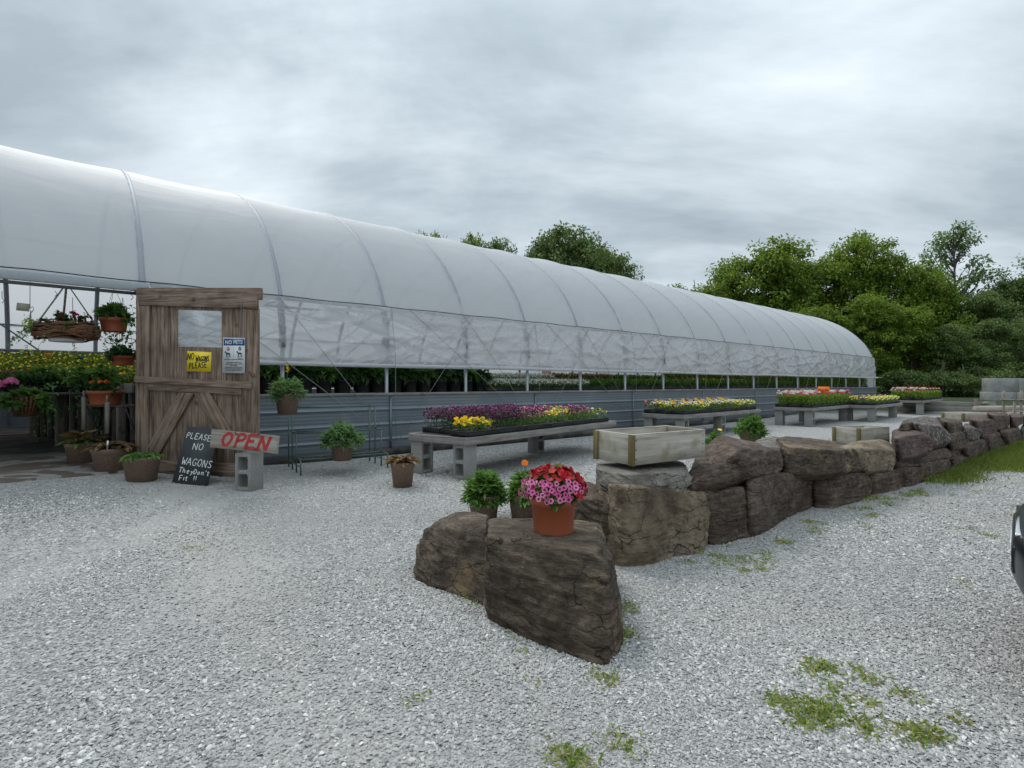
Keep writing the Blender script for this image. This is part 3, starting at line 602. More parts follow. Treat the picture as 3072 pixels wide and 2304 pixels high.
# roof film: sags a little between the hoops, wrinkles close to the edge
mb = MB(); V = []; tt = np.arange(T0, T1 + .001, .1); th = np.linspace(TH0, math.pi, 64); ys_ = []
for t_ in tt:
    i = max(k for k in range(len(POSTS)) if POSTS[k] <= t_ + .06 or k == 0); a_ = POSTS[i]; b_ = POSTS[min(i + 1, len(POSTS) - 1)]
    ph = 0 if b_ <= a_ else min(1, max(0, (t_ - a_) / (b_ - a_))); sag = -.022 * math.sin(math.pi * ph)
    for h in th:
        wr = .022 * noise.noise(Vector((t_ * 6 + h * 12, h * 3, 1))) * max(0, 1 - (h - TH0) * 1.6) + .012 * noise.noise(Vector((t_ * .9, h * 2, 5)))
        y, z = arch(h, .012 + sag * math.sin(h) ** .5 + wr); V.append((t_, y, z))
    for z in (1.3, .95): V.append((t_, 2 * WD + .02, z))
k = 66; nt_ = len(tt)
f = np.array([[j * k + i, j * k + k + i, j * k + k + i + 1, j * k + i + 1] for j in range(nt_ - 1) for i in range(k - 1)])
mb.add(V, f); mb.build('roof_cover', M['film'], gh, smooth=True)
# end walls of film
for t_, nm in ((T0 - .01, 'end_wall'), (T1 + .01, 'end_wall')):
    mb = MB(); pr = [(0.02, lg(t_) + .0)] + [arch(h, .0) for h in np.linspace(.0, math.pi, 30)] + [(2 * WD - .02, lg(t_, 9) + .0)]
    mb.add([(t_, y, z) for y, z in pr], [tuple(range(len(pr)))]); mb.build(nm, M['film'], gh)
# hoops and posts (one bent pipe each, the leg below is a post)
for t_ in POSTS:
    mb = MB(); mb.tube([(t_,) + arch(h, -.022) for h in np.linspace(.0, math.pi, 40)], .045, 10); mb.build('hoop', M['hoop'], gh, smooth=True)
    for y in (.0, 2 * WD):
        if y == 0 and -5.9 < t_ < -1.3: continue
        mb = MB(); mb.tube([(t_, y + (.035 if y == 0 else -.035), lg(t_, y) - .1), (t_, y + (.035 if y == 0 else -.035), 1.62)], .03, 8); mb.build('post', M['steel'], gh, smooth=True)
# lengthwise pipes
def lpipe(nm, y, z, r_, a=T0, b=T1, m='steel'):
    mb = MB(); mb.tube([(t_, y, z) for t_ in np.linspace(a, b, 8)], r_, 8); return mb.build(nm, M[m], gh, smooth=True)
lpipe('purlin', *arch(math.pi / 2, -.09), .024); 
for h in (.95, math.pi - .95): lpipe('purlin', *arch(h, -.09), .022)
lpipe('basket_rail', 1.05, 2.30, .02, T0, 1.2, 'steel_dark'); lpipe('side_rail', 9.0, 2.45, .022, m='steel_dark'); lpipe('far_roller', 8.98, 1.86, .035, m='steel_dark'); lpipe('side_rail', 8.98, 1.35, .018, m='steel_dark')
for i in range(1, 5):                                                # truss braces by the doorway
    t_ = POSTS[i]
    mb = MB(); a_, z_ = arch(.75, -.06); mb.tube([(t_, 1.3, 2.38), (t_, 3.6, 4.1)], .016, 6); mb.build('brace', M['steel'], gh)
    mb = MB(); mb.tube([(t_, 1.05, 2.3), (t_, .1, 2.25)], .014, 6); mb.build('brace', M['steel'], gh)
for a_, b_ in ((-5.9, -3.6), (-1.3, -3.5), (-1.0, 1.8), (.3, 3.2)):
    mb = MB(); mb.tube([(a_, 9.05, 1.0), (b_, 8.9, 2.9)], .018, 6); mb.build('brace', M['steel_dark'], gh)
# eave board above the doorway, hip board along the side
mb = MB(); mb.bar((T0, .02, 2.235), (-1.22, .02, 2.235), .045, .10); mb.build('eave_board', M['white_alu'] if 'white_alu' in M else M['steel'], gh, bevel=.004)
mb = MB(); mb.bar((T0, .08, 2.165), (-1.22, .08, 2.165), .06, .03); mb.build('door_track', M['steel_dark'], gh)
mb = MB(); mb.bar((-1.2, .105, 2.29), (T1, .105, 2.29), .03, .05); mb.build('hip_board', M['steel'], gh)
mb = MB(); mb.tube([(t_, .075 + .004 * math.sin(t_ * 9), 2.315 + .006 * math.sin(t_ * 5)) for t_ in np.arange(T0, T1 + .1, .25)], .007, 5); mb.build('wiggle_cord', M['wiggle'], gh)
# roll-up curtain with diagonal wrinkles
mb = MB(); V = []; tt = np.arange(-1.2, T1 + .001, .035); kk = 30
for t_ in tt:
    for j in range(kk):
        v = j / (kk - 1); z = 2.30 - v * .90; edge = math.sin(math.pi * v) ** .6
        seg = (t_ + 1.28) % 3.1 / 3.1; sl = 3.2 if seg < .5 else -3.2
        q1 = noise.noise(Vector((t_ * .6 + z * 1.1, (z * 1.6 - t_ * .45) * 1.9, 2)))
        q2 = noise.noise(Vector((t_ * .45 - z * .6, (z + t_ * .33) * 3., 9)))
        rid = (1 - abs(q1) * 2.6) ** 3 * .03 if abs(q1) < .38 else 0
        rid2 = (1 - abs(q2) * 3) ** 3 * .022 if abs(q2) < .33 else 0
        V.append((t_, .06 - v * .085 - edge * (.015 + rid + rid2 + .03 * noise.noise(Vector((t_ * .8, z * 1, 4)))), z))
nt_ = len(tt); f = np.array([[j * kk + i, j * kk + i + 1, j * kk + kk + i + 1, j * kk + kk + i] for j in range(nt_ - 1) for i in range(kk - 1)])
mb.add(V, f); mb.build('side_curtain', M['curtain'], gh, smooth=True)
mb = MB(); pts = [(t_, -.035, 1.385 - .004 * math.sin(t_ * 1.1)) for t_ in np.arange(-1.15, T1 + .25, .07)]
mb.tube(pts, [.030 + .004 * noise.noise(Vector((p[0] * 9, 0, 0))) for p in pts], 10); mb.build('curtain_roller', M['film'], gh, smooth=True)
mb = MB(); mb.tube([(T1 + .1, -.035, 1.385), (T1 + .9, -.04, 1.40)], .018, 8); mb.build('roller_handle', M['steel'], gh)
# metal base wall: ribbed sheets lying on their side
def ribz(z):      # outward offset
    a = z % .23; o_ = .0
    if a < .035: o_ = .012 * math.sin(math.pi * a / .035)
    else:
        for c_ in (.085, .135, .185):
            if abs(a - c_) < .012: o_ = .0007
    return o_
zs = np.unique(np.concatenate([np.arange(0, .93, .23)[:, None] + np.array([0, .007, .0175, .028, .035, .072, .076, .094, .098, .122, .126, .144, .148, .172, .176, .194, .198])[None]]).ravel()); zs = zs[zs < .925]
mb = MB(); tt = np.arange(-1.2, T1 + .01, .5); V = []
for t_ in tt:
    dent = .004 * noise.noise(Vector((t_, 2, 2)))
    for z in zs: V.append((t_, -.03 - ribz(z) + dent * math.sin(z * 4), z))
    V.append((t_, -.03, .925))
k = len(zs) + 1; f = np.array([[j * k + i, j * k + k + i, j * k + k + i + 1, j * k + i + 1] for j in range(len(tt) - 1) for i in range(k - 1)])
mb.add(V, f); mb.build('base_wall', M['siding'], gh)
for t_ in np.arange(1.9, T1, 3.1): mb = MB(); mb.box((t_, -.051, .46), (.03, .003, .90)); mb.build('sheet_joint', M['siding'], gh)
mb = MB(); mb.add([(T1, -.03, lg(T1) - .2), (T1, -.03, .925), (T1, 2 * WD + .03, .925), (T1, 2 * WD + .03, lg(T1) - .2)], [(0, 1, 2, 3)])
mb.add([(T0, 2 * WD + .03, -.1), (T0, 2 * WD + .03, .95), (T1, 2 * WD + .03, .95), (T1, 2 * WD + .03, -.1)], [(0, 1, 2, 3)]); mb.build('base_wall', M['siding'], gh)
mb = MB(); mb.bar((-1.2, -.02, .945), (T1, -.02, .945), .10, .038); mb.build('sill_board', M['bench'], gh, bevel=.003)
mb = MB(); mb.bar((-1.2, -.07, .045), (T1, -.07, .06), .05, .12); mb.build('skirt_board', M['fabric'], gh)
mb = MB(); mb.bar((-1.30, -.02, .02), (-1.30, -.02, 2.2), .10, .10, up=(0, 1, 0)); mb.build('door_post', M['woodz'], gh, bevel=.004)
mb = MB(); mb.bar((-1.20, .04, .02), (-1.20, .04, 2.2), .05, .09, up=(0, 1, 0)); mb.build('door_post', M['woodz'], gh, bevel=.004)
# zigzag cords over the curtain
anc = [.4 - 1.55 + 3.1 * i for i in range(9)]
anc = [1.96 + 3.1 * (i - 0) for i in range(8)]
for k, a_ in enumerate(anc):
    mb = MB()
    for dt in (-2.77, -1.7, .0, 1.6):
        mb.tube([(a_ + dt, .04, 2.30), (a_ + dt * .66, -.085, 1.385 + .15), (a_ + dt * .02, -.10, .20 + lg(a_) * .6)], .0042, 4)
    mb.build('cord', M['cord'], gh)
# ------------------------------------------------------------------ barn door, swung open from the doorway
DA = Vector((-4.30, 6.20, 0)); DB = Vector((-2.80, 5.83, 0)); DU = (DB - DA).normalized(); DN = Vector((DU.y, -DU.x, 0))   # DN towards the camera
if DN.y > 0: DN = -DN
def D_(px, py, off=0.):           # a pixel of the photograph on the plane of the door -> (s, z)
    r = Vector(((px - CX) / F, 1, (CY - py) / F)); o = Vector((0, 0, H))
    t = ((DA + DN * off) - o).dot(DN) / r.dot(DN); p = o + r * t
    return ((p - DA).dot(DU), p.z)
door = thing('barn_door', DA, 'tall weathered plank barn door with a square window, swung open beside the doorway', 'door', rz=math.atan2(DU.y, DU.x))
# local frame: x along the door, -y towards the camera, z up
def c2(x, y): return (400 + x * .3978, 840 + y * .3978)
def c1(x, y): return (x * .4219, 800 + y * .4219)
def board(corners, y0, y1, name, m, par=door, conv=c2, mbx=None):
    q = [D_(*conv(*c)) for c in corners]
    mb = mbx or MB(); mb.add([(s, y, z) for y in (y0, y1) for s, z in q], [(0, 1, 2, 3), (7, 6, 5, 4), (0, 4, 5, 1), (1, 5, 6, 2), (2, 6, 7, 3), (3, 7, 4, 0)])
    return mb if mbx else mb.build(name, m, par, bevel=.003)
def lerp(a, b, t): return a + (b - a) * t
ed = [45, 137, 238, 328, 352, 440, 545, 628, 748, 838, 945]
yt = lambda x: lerp(190, 215, (x - 45) / 900); yb = lambda x: lerp(1440, 1500, (x - 45) / 900)
for a, b in zip(ed, ed[1:]):
    if a == 328 or a == 838 or a == 45: pass
    wtop, wbot = 220, 505
    x0, x1 = a + 1.2, b - 1.2
    if b <= 328 or a >= 664: board([(x0, yt(a)), (x1, yt(b)), (x1, yb(b)), (x0, yb(a))], -.002, .022, 'plank', M['woodz'])
    else:
        xa, xb = x0, x1
        if a < 664 < b:
            board([(666, yt(a)), (x1, yt(b)), (x1, yb(b)), (666, yb(a))], -.002, .022, 'plank', M['woodz']); xb = 664
        board([(xa, 502 + (xa - 328) * .02), (xb, 502 + (xb - 328) * .02), (xb, yb(b)), (xa, yb(a))], -.002, .022, 'plank', M['woodz'])
        board([(xa, yt(a)), (xb, yt(b)), (xb, 221 + (xb - 326) * .035), (xa, 221 + (xa - 326) * .035)], -.002, .022, 'plank', M['woodz'])
board([(329, 222), (664, 233.5), (664, 507), (329, 501)], .008, .010, 'window_pane', None or film('window_plastic', .96, .15, (.7, .72, .72), gl=.35))
board([(42, 88), (948, 112), (948, 220), (38, 190)], -.034, -.002, 'top_rail', M['woodx'])
board([(40, 58), (966, 60), (966, 150), (42, 86)], -.012, .024, 'top_cap', M['woodx'])
board([(38, 192), (137, 198), (122, 1330), (28, 1320)], -.028, -.003, 'side_stile', M['woodz'])
board([(838, 222), (948, 226), (942, 1505), (832, 1490)], -.028, -.003, 'side_stile', M['woodz'])
board([(42, 725), (915, 768), (915, 820), (42, 772)], -.060, -.030, 'middle_rail', M['woodx'])
board([(122, 776), (832, 818), (832, 866), (122, 830)], -.036, -.003, 'middle_rail', M['woodx'])
board([(360, 846), (474, 852), (196, 1330), (122, 1250)], -.032, -.003, 'diagonal_brace', wood('brace_wood', 'z', WG, rot=(0, R(-30), 0)))
board([(474, 852), (590, 852), (752, 1140), (690, 1232)], -.033, -.004, 'diagonal_brace', wood('brace_wood', 'z', WG, rot=(0, R(30), 0)))
board([(150, 1352), (832, 1385), (832, 1490), (140, 1440)], -.030, -.003, 'bottom_rail', M['woodx'])
board([(915, 1395), (946, 1396), (944, 1508), (910, 1500)], -.045, -.029, 'corner_block', M['woodz'])
# hooks
mb = MB(); q = [D_(*c2(x, y)) for x, y in ((835, 170), (836, 240), (834, 420))]
mb.tube([(s, -.045, z) for s, z in q], .004, 5); mb.build('hook_rod', M['steel_dark'], door)
M['rust'] = noisy('rusty_iron', (.08, .03, .02), (.16, .07, .045), 40, .8)
mb = MB(); q = [D_(*c2(x, y)) for x, y in ((888, 690), (905, 705), (918, 735), (936, 728), (930, 705))]
mb.tube([(s, -.045, z) for s, z in q], .007, 6); mb.build('latch', M['rust'], [c for c in door.children if c.name.startswith('side_stile')][-1])
def door_loc(s, z, y): return DA + DU * s - (Vector((-DU.y, DU.x, 0)) * -y) + Vector((0, 0, z))
# ------------------------------------------------------------------ lettering
ST = {  # strokes on a 1 x 1.4 cell
 'A': [[(0, 0), (.45, 1.4), (.95, 0)], [(.18, .5), (.75, .5)]], 'C': [[(.9, 1.15), (.6, 1.4), (.2, 1.2), (.05, .7), (.2, .2), (.6, 0), (.95, .25)]],
 'E': [[(.9, 1.4), (.08, 1.38), (.08, 0), (.92, .02)], [(.08, .72), (.7, .74)]], 'F': [[(.9, 1.4), (.08, 1.38), (.1, 0)], [(.08, .72), (.7, .74)]],
 'G': [[(.9, 1.15), (.6, 1.4), (.2, 1.2), (.05, .7), (.2, .15), (.6, 0), (.9, .2), (.9, .6), (.55, .6)]], 'D': [[(.1, 0), (.1, 1.4), (.6, 1.25), (.9, .75), (.65, .2), (.1, 0)]],
 'L': [[(.12, 1.4), (.08, .02), (.85, 0)]], 'N': [[(.05, 0), (.1, 1.4), (.85, 0), (.92, 1.4)]], 'O': [[(.5, 1.4), (.12, 1.1), (.05, .6), (.3, .05), (.65, .05), (.92, .6), (.85, 1.15), (.5, 1.4)]],
 'P': [[(.1, 0), (.12, 1.4), (.7, 1.35), (.88, 1.05), (.65, .72), (.12, .65)]], 'S': [[(.85, 1.2), (.5, 1.4), (.15, 1.2), (.2, .85), (.7, .6), (.85, .3), (.5, 0), (.08, .2)]],
 'T': [[(0, 1.38), (1, 1.4)], [(.5, 1.38), (.46, 0)]], 'W': [[(0, 1.4), (.25, 0), (.5, .9), (.75, 0), (1.05, 1.4)]], 'R': [[(.1, 0), (.12, 1.4), (.7, 1.35), (.85, 1.05), (.6, .72), (.12, .68), (.88, 0)]],
 'h': [[(.1, 1.35), (.08, 0)], [(.08, .6), (.4, .85), (.65, .65), (.68, 0)]], 'e': [[(.1, .5), (.75, .52), (.6, .85), (.25, .85), (.08, .45), (.3, .02), (.75, .12)]],
 'y': [[(.1, .85), (.4, .25)], [(.8, .9), (.15, -.45)]], 'o': [[(.4, .85), (.08, .5), (.3, .02), (.7, .2), (.7, .65), (.4, .85)]], 'n': [[(.1, .85), (.1, 0)], [(.1, .6), (.4, .85), (.7, .65), (.7, 0)]],
 't': [[(.35, 1.2), (.35, .1), (.6, .02)], [(.05, .85), (.7, .87)]], 'i': [[(.2, .8), (.2, 0)], [(.2, 1.1), (.2, 1.17)]], "'": [[(.2, 1.4), (.12, 1.1)]], '!': [[(.2, 1.4), (.16, .4)], [(.15, .1), (.15, .02)]],
 'a': [[(.7, .8), (.3, .85), (.08, .4), (.3, .02), (.65, .2), (.7, .8), (.72, 0)]], 'r': [[(.1, .85), (.1, 0)], [(.1, .55), (.35, .83), (.6, .8)]], 'm': [[(.08, .85), (.08, 0)], [(.08, .6), (.3, .85), (.45, .6), (.45, 0)], [(.45, .6), (.7, .85), (.85, .6), (.85, 0)]],
 'u': [[(.1, .85), (.12, .2), (.4, .02), (.65, .3), (.68, .85)], [(.68, .5), (.72, 0)]], 's': [[(.6, .75), (.3, .85), (.15, .65), (.6, .25), (.4, .02), (.08, .12)]], ' ': []}
def strokes(mb, text, x, z, cw, chh, lw, y, slant=0., rot=0., jit=.04, seed=1, adv=1.2):
    r_ = random.Random(seed); cx = 0.
    for ch in text:
        jz = r_.uniform(-jit, jit) * chh
        for st in ST[ch]:
            pts = [((cx + a * cw + slant * b * chh / 1.4), b * chh / 1.4 + jz) for a, b in st]
            if len(pts) > 3 and ch not in 'EFLNWA':                        # smooth the round ones
                for _ in range(2):
                    o_ = [pts[0]]
                    for (ax, az), (bx, bz) in zip(pts, pts[1:]): o_ += [(ax * .75 + bx * .25, az * .75 + bz * .25), (ax * .25 + bx * .75, az * .25 + bz * .75)]
                    pts = o_ + [pts[-1]]
            cr, sr = math.cos(rot), math.sin(rot)
            pts = [(x + a * cr - b * sr, z + a * sr + b * cr) for a, b in pts]
            parts = [[pts[0]]]
            for i in range(1, len(pts)):
                parts[-1].append(pts[i])
                if i < len(pts) - 1:
                    u1 = Vector((pts[i][0] - pts[i - 1][0], pts[i][1] - pts[i - 1][1])); u2 = Vector((pts[i + 1][0] - pts[i][0], pts[i + 1][1] - pts[i][1]))
                    if u1.length and u2.length and u1.angle(u2) > .9: parts.append([pts[i]])
            for pi_, pts in enumerate(parts):
              yk = y - .0004 * pi_
              Lf, Rt = [], []
              for i, (a, b) in enumerate(pts):
                p0, p1 = pts[max(0, i - 1)], pts[min(len(pts) - 1, i + 1)]
                dx, dz = p1[0] - p0[0], p1[1] - p0[1]; l = math.hypot(dx, dz) or 1; wq = lw * (.5 + .08 * math.sin(i * 2.3 + cx * 9))
                Lf.append((a - dz / l * wq, yk, b + dx / l * wq)); Rt.append((a + dz / l * wq, yk, b - dx / l * wq))
              n = len(pts); mb.add(Lf + Rt, [(i, n + i, n + i + 1, i + 1) for i in range(n - 1)])
        cx += cw * (adv if ch not in "i'!" else .5 * adv)
    return cx
def font_text(body, size, x, z, y, name, m, par, bold=0., align='CENTER', sx=1.):
    cu = bpy.data.curves.new('t', 'FONT'); cu.body = body; cu.size = size; cu.offset = bold; cu.align_x = align; cu.resolution_u = 3
    ob = bpy.data.objects.new('t', cu); C.objects.link(ob); dg = bpy.context.evaluated_depsgraph_get()
    me = bpy.data.meshes.new_from_object(ob.evaluated_get(dg)); bpy.data.objects.remove(ob)
    me.transform(Matrix.Translation((x, y, z)) @ Matrix.Rotation(R(90), 4, 'X') @ Matrix.Diagonal((sx, 1, 1, 1)))
    me.materials.clear(); me.materials.append(m); o = bpy.data.objects.new(name, me); C.objects.link(o); o.parent = par; return o
M['ink'] = plain('black_ink', (.02, .02, .022), .6); M['chalk'] = plain('white_chalk', (.62, .62, .6), .9)
M['sign_yellow'] = plain('yellow_card', (.80, .60, .015), .5); M['sign_white'] = plain('white_sign', (.60, .62, .63), .4); M['sign_blue'] = plain('blue_sign', (.012, .07, .22), .4)
M['sign_red'] = plain('red_print', (.45, .02, .02), .5); M['sign_green'] = plain('green_print', (.02, .12, .10), .5); M['red_paint'] = noisy('red_paint', (.28, .015, .015), (.42, .03, .03), 18, .7, .1, .002)
M['slate'] = noisy('chalkboard_black', (.022, .026, .03), (.04, .045, .05), 5, .7, .0)
M['sign_orange'] = plain('orange_card', (.85, .20, .01), .5); M['sign_pink'] = plain('pink_card', (.75, .28, .26), .6)
def plate(corners, y0, y1, par, conv, name, m, org=(0, 0)):
    q = [D_(*conv(*c), off=-y0) for c in corners]
    mb = MB(); mb.add([(s - org[0], y, z - org[1]) for y in (y0, y1) for s, z in q], [(0, 1, 2, 3), (7, 6, 5, 4), (0, 4, 5, 1), (1, 5, 6, 2), (2, 6, 7, 3), (3, 7, 4, 0)])
    return mb.build(name, m, par)
def wall_thing(name, corner, y, label, cat):
    s, z = D_(*c2(*corner)); loc = DA + DU * s + Vector((0, 0, z)); t = thing(name, loc, label, cat, rz=math.atan2(DU.y, DU.x)); return t, (s, z)
# yellow card
t, og = wall_thing('paper_sign', (402, 690), 0, 'yellow handwritten card nailed to the barn door asking for no wagons', 'sign')
plate([(406, 536), (588, 544), (584, 692), (402, 689)], -.008, -.004, t, c2, 'card', M['sign_yellow'], og)
s0, z0 = D_(*c2(402, 690)); s1, z1 = D_(*c2(588, 540)); W0, H0 = s1 - s0, z1 - z0
mb = MB(); lw = .010
strokes(mb, 'NO', W0 * .05, H0 * .60, W0 * .125, H0 * .34, lw, -.010, .1, 0, seed=1); strokes(mb, 'W', W0 * .39, H0 * .52, W0 * .105, H0 * .32, lw, -.010, .1, 0)
strokes(mb, 'AGONS', W0 * .52, H0 * .50, W0 * .072, H0 * .26, lw, -.010, .1, R(2)); strokes(mb, 'PLEASE', W0 * .12, H0 * .14, W0 * .105, H0 * .29, lw, -.010, .1, R(3)); mb.build('lettering', M['ink'], t.children[0])
# printed sign
t, og = wall_thing('metal_sign', (670, 700), 0, 'white and blue printed no pets sign fixed to the barn door', 'sign')
plate([(678, 434), (841, 438), (840, 704), (669, 700)], -.040, -.036, t, c2, 'panel', M['sign_white'], og)
plate([(682, 441), (839, 443), (839, 494), (680, 492)], -.0415, -.0402, t, c2, 'header', M['sign_blue'], og)
s0, z0 = D_(*c2(670, 700), off=.04); s1, z1 = D_(*c2(841, 438), off=.04); W0, H0 = s1 - s0, z1 - z0; x0 = s0 - og[0]; zb = z0 - og[1]; yy = -.043
pn = [c for c in t.children if c.name.startswith('panel')][0]
font_text('NO PETS', W0 * .205, x0 + W0 * .52, zb + H0 * .835, yy, 'lettering', M['sign_white'], pn, .0018, sx=.95)
def disc(mb, cx, cz, r_, y, n=20): mb.add([(cx + r_ * math.cos(6.283 * k / n), y, cz + r_ * math.sin(6.283 * k / n)) for k in range(n)], [tuple(range(n))])
mb = MB(); disc(mb, x0 + W0 * .27, zb + H0 * .70, W0 * .065, yy); mb.build('symbol', M['sign_red'], pn)
mb = MB(); disc(mb, x0 + W0 * .79, zb + H0 * .70, W0 * .065, yy); mb.build('symbol', M['sign_green'], pn)
mb = MB(); bw = W0 * .018
for a in (45, -45): mb.bar((x0 + W0 * .27 - .032 * W0 * 1.1, yy - .001, zb + H0 * .70 - .035 * W0 * math.copysign(1, a)), (x0 + W0 * .27 + .032 * W0 * 1.1, yy - .001, zb + H0 * .70 + .035 * W0 * math.copysign(1, a)), .001, bw)
mb.build('symbol', M['sign_white'], pn)
mb = MB(); cx_, cz_ = x0 + W0 * .79, zb + H0 * .70
mb.bar((cx_ - W0 * .03, yy - .001, cz_), (cx_ - W0 * .005, yy - .001, cz_ - W0 * .028), .001, bw); mb.bar((cx_ - W0 * .005, yy - .001, cz_ - W0 * .028), (cx_ + W0 * .035, yy - .001, cz_ + W0 * .03), .001, bw); mb.build('symbol', M['sign_white'], pn)
dog = [(-.95, .62), (-.72, .95), (-.55, .80), (-.38, .45), (.45, .38), (.78, .10), (.92, -.28), (.80, -.20), (.62, .05), (.62, -.30), (.72, -.85), (.50, -.85), (.38, -.25), (.22, -.05), (-.20, -.12), (-.22, -.85), (-.42, -.85), (-.45, -.05), (-.62, .25), (-.70, .52), (-.95, .48)]
for cx_ in (.25, .77):
    mb = MB(); mb.add([(x0 + W0 * (cx_ + a * .14), yy, zb + H0 * .545 + b * W0 * .12) for a, b in dog], [tuple(range(len(dog)))]); mb.build('dog_symbol', M['ink'], pn)
mb = MB(); mb.bar((x0 + W0 * .52, yy, zb + H0 * .44), (x0 + W0 * .52, yy, zb + H0 * .74), .0008, .0015); mb.build('divider', M['ink'], pn)
for k, (tx, sz) in enumerate((('No dogs or pets are allowed.', .052), ('Service dogs are trained to do\nwork or perform a task for persons\nwith disabilities.', .040), ('Comfort pets or emotional support\nanimals are not service animals, and\nare not recognized in the USA.', .040))):
    font_text(tx, W0 * sz * 1.45, x0 + W0 * .52, zb + H0 * (.37, .285, .145)[k], yy, 'lettering', M['ink'], pn, .0004, sx=.92)
font_text('No Dogs or\nPets', W0 * .048, x0 + W0 * .26, zb + H0 * .452, yy, 'lettering', M['ink'], pn); font_text('Service Dogs\nWelcome', W0 * .048, x0 + W0 * .79, zb + H0 * .452, yy, 'lettering', M['ink'], pn)
# leaning chalkboard
def lean_thing(name, A, B, TA, TB, thick, label, cat, m, bevel=0, part='board'):
    """a board from four corners: bottom left A, bottom right B, top left TA, top right TB"""
    U = (B - A).normalized(); up_ = (TA - A); Nn = U.cross(up_).normalized(); Vv = Nn.cross(U).normalized()
    t = thing(name, A, label, cat)
    t.rotation_euler = Matrix((U, -(-Nn), Vv)).transposed().to_euler() if False else Matrix((U, -Nn * -1 if (Nn.y > 0) else -Nn, Vv)).transposed().to_euler()
    Yv = Nn if Nn.y > 0 else -Nn
    q = [((p - A).dot(U), (p - A).dot(Vv)) for p in (A, B, TB, TA)]
    mb = MB(); mb.add([(s, y, z) for y in (0, thick) for s, z in q], [(0, 1, 2, 3), (7, 6, 5, 4), (0, 4, 5, 1), (1, 5, 6, 2), (2, 6, 7, 3), (3, 7, 4, 0)])
    mb.build(part, m, t, bevel=bevel); return t, q
A = G(*c2(290, 1532)); B = G(*c2(556, 1560)); TA = P(*c2(408, 1104), 5.90); TB = P(*c2(640, 1124), 5.86); A.y += .0
t, q = lean_thing('chalkboard', A, B, TA, TB, .014, 'black chalkboard leaning against the foot of the barn door', 'chalkboard', M['slate'])
bw_ = q[1][0]; hh_ = q[3][1]; sh = q[3][0] / hh_
mb = MB()
def chk(tx, fx, fz, cw, chh, seed, rot=0): strokes(mb, tx, bw_ * fx + sh * hh_ * fz, hh_ * fz, bw_ * cw, hh_ * chh, .0075, -.002, sh * .8, R(rot), .05, seed)
chk('PLEASE', .05, .795, .105, .105, 3, -3); chk('NO', .32, .60, .14, .115, 4, 2); chk('WAGONS', .12, .33, .125, .125, 5, -3); chk('They', .10, .19, .095, .085, 6, -2); chk("Don't", .53, .185, .09, .085, 7, -2); chk('Fit !!', .17, .055, .095, .09, 8, 3)
mb.build('lettering', M['chalk'], t.children[0])
# ------------------------------------------------------------------ concrete blocks
def block_mesh():
    mb = MB(); w_, d_, h_ = .194, .194, .397
    for x in (-.081, .081): mb.box((x, 0, h_ / 2), (.032, d_, h_))
    for z0_, z1_ in ((0.002, .038), (.178, .219), (.359, .395)): mb.box((0, 0, (z0_ + z1_) / 2), (.13, d_ - .004, z1_ - z0_))
    for z_ in (.038, .178, .219, .359):           # thickened corners of the cells
        for x in (-.058, .058): mb.box((x, 0, z_ + (.007 if z_ in (.038, .219) else -.007)), (.016, d_ - .008, .014))
    return mb.mesh('cinder_block', M['block'])
BLK = block_mesh()
def cblock(loc, rz, label, group=None, sc__=1.):
    o = bpy.data.objects.new('cinder_block', BLK); C.objects.link(o); o.location = loc; o.rotation_euler = (0, 0, rz); o.scale = (sc__,) * 3
    b = o.modifiers.new('bevel', 'BEVEL'); b.width = .004; b.segments = 2; b.limit_method = 'ANGLE'
    return tag(o, label, 'concrete block', group)
p = G(*c2(765, 1598)); p = p + Vector((.09, .12, 0))
cblock(p, R(-16), 'grey cinder block on end under the red painted open sign', sc__=.97)
# open sign: weathered board lying on the block, leaning on the door
Y_ = p.y - .10
A = P(*c2(575, 1262), Y_ + .06); B = P(*c2(1080, 1312), Y_ - .06); TA = P(*c2(590, 1122), Y_ + .10); TB = P(*c2(1096, 1176), Y_ - .01)
t, q = lean_thing('wooden_sign', A, B, TA, TB, .034, 'weathered board painted OPEN in red, propped on a cinder block', 'sign', wood('sign_board_wood', 'x', ((.16, .13, .10), (.29, .255, .21), (.42, .38, .33)), .7), .003)
bw_ = q[1][0]; hh_ = q[3][1]
mb = MB(); lw_ = .031
for ch, fx in (('O', .15), ('P', .355), ('E', .52), ('N', .70)): strokes(mb, ch, bw_ * fx, hh_ * (.16 if ch != 'N' else .12), bw_ * .15, hh_ * .72, lw_, -.0015, .18, 0, .0, 1)
for fx, fz in ((.36, .16), (.36, .84), (.53, .15), (.68, .12), (.74, .84), (.86, .84), (.72, .13), (.68, .16)):      # serifs
    mb.bar((bw_ * fx - .012, -.003, hh_ * fz), (bw_ * fx + .026, -.003, hh_ * fz), .001, .016)
mb.build('lettering', M['red_paint'], t.children[0])
mb = MB(); mb.tube([(bw_ * (.34 + .36 * k / 16), -.004 + .03 * (1 - abs(k / 8 - 1)), hh_ + .075 * math.sin(math.pi * k / 16)) for k in range(17)], .0022, 5); mb.build('hanging_wire', M['rust'], t)
for fx in (.34, .70):
    mb = MB(); mb.box((bw_ * fx, -.004, hh_ * .93), (.008, .008, .012)); mb.build('nail', M['rust'], t)
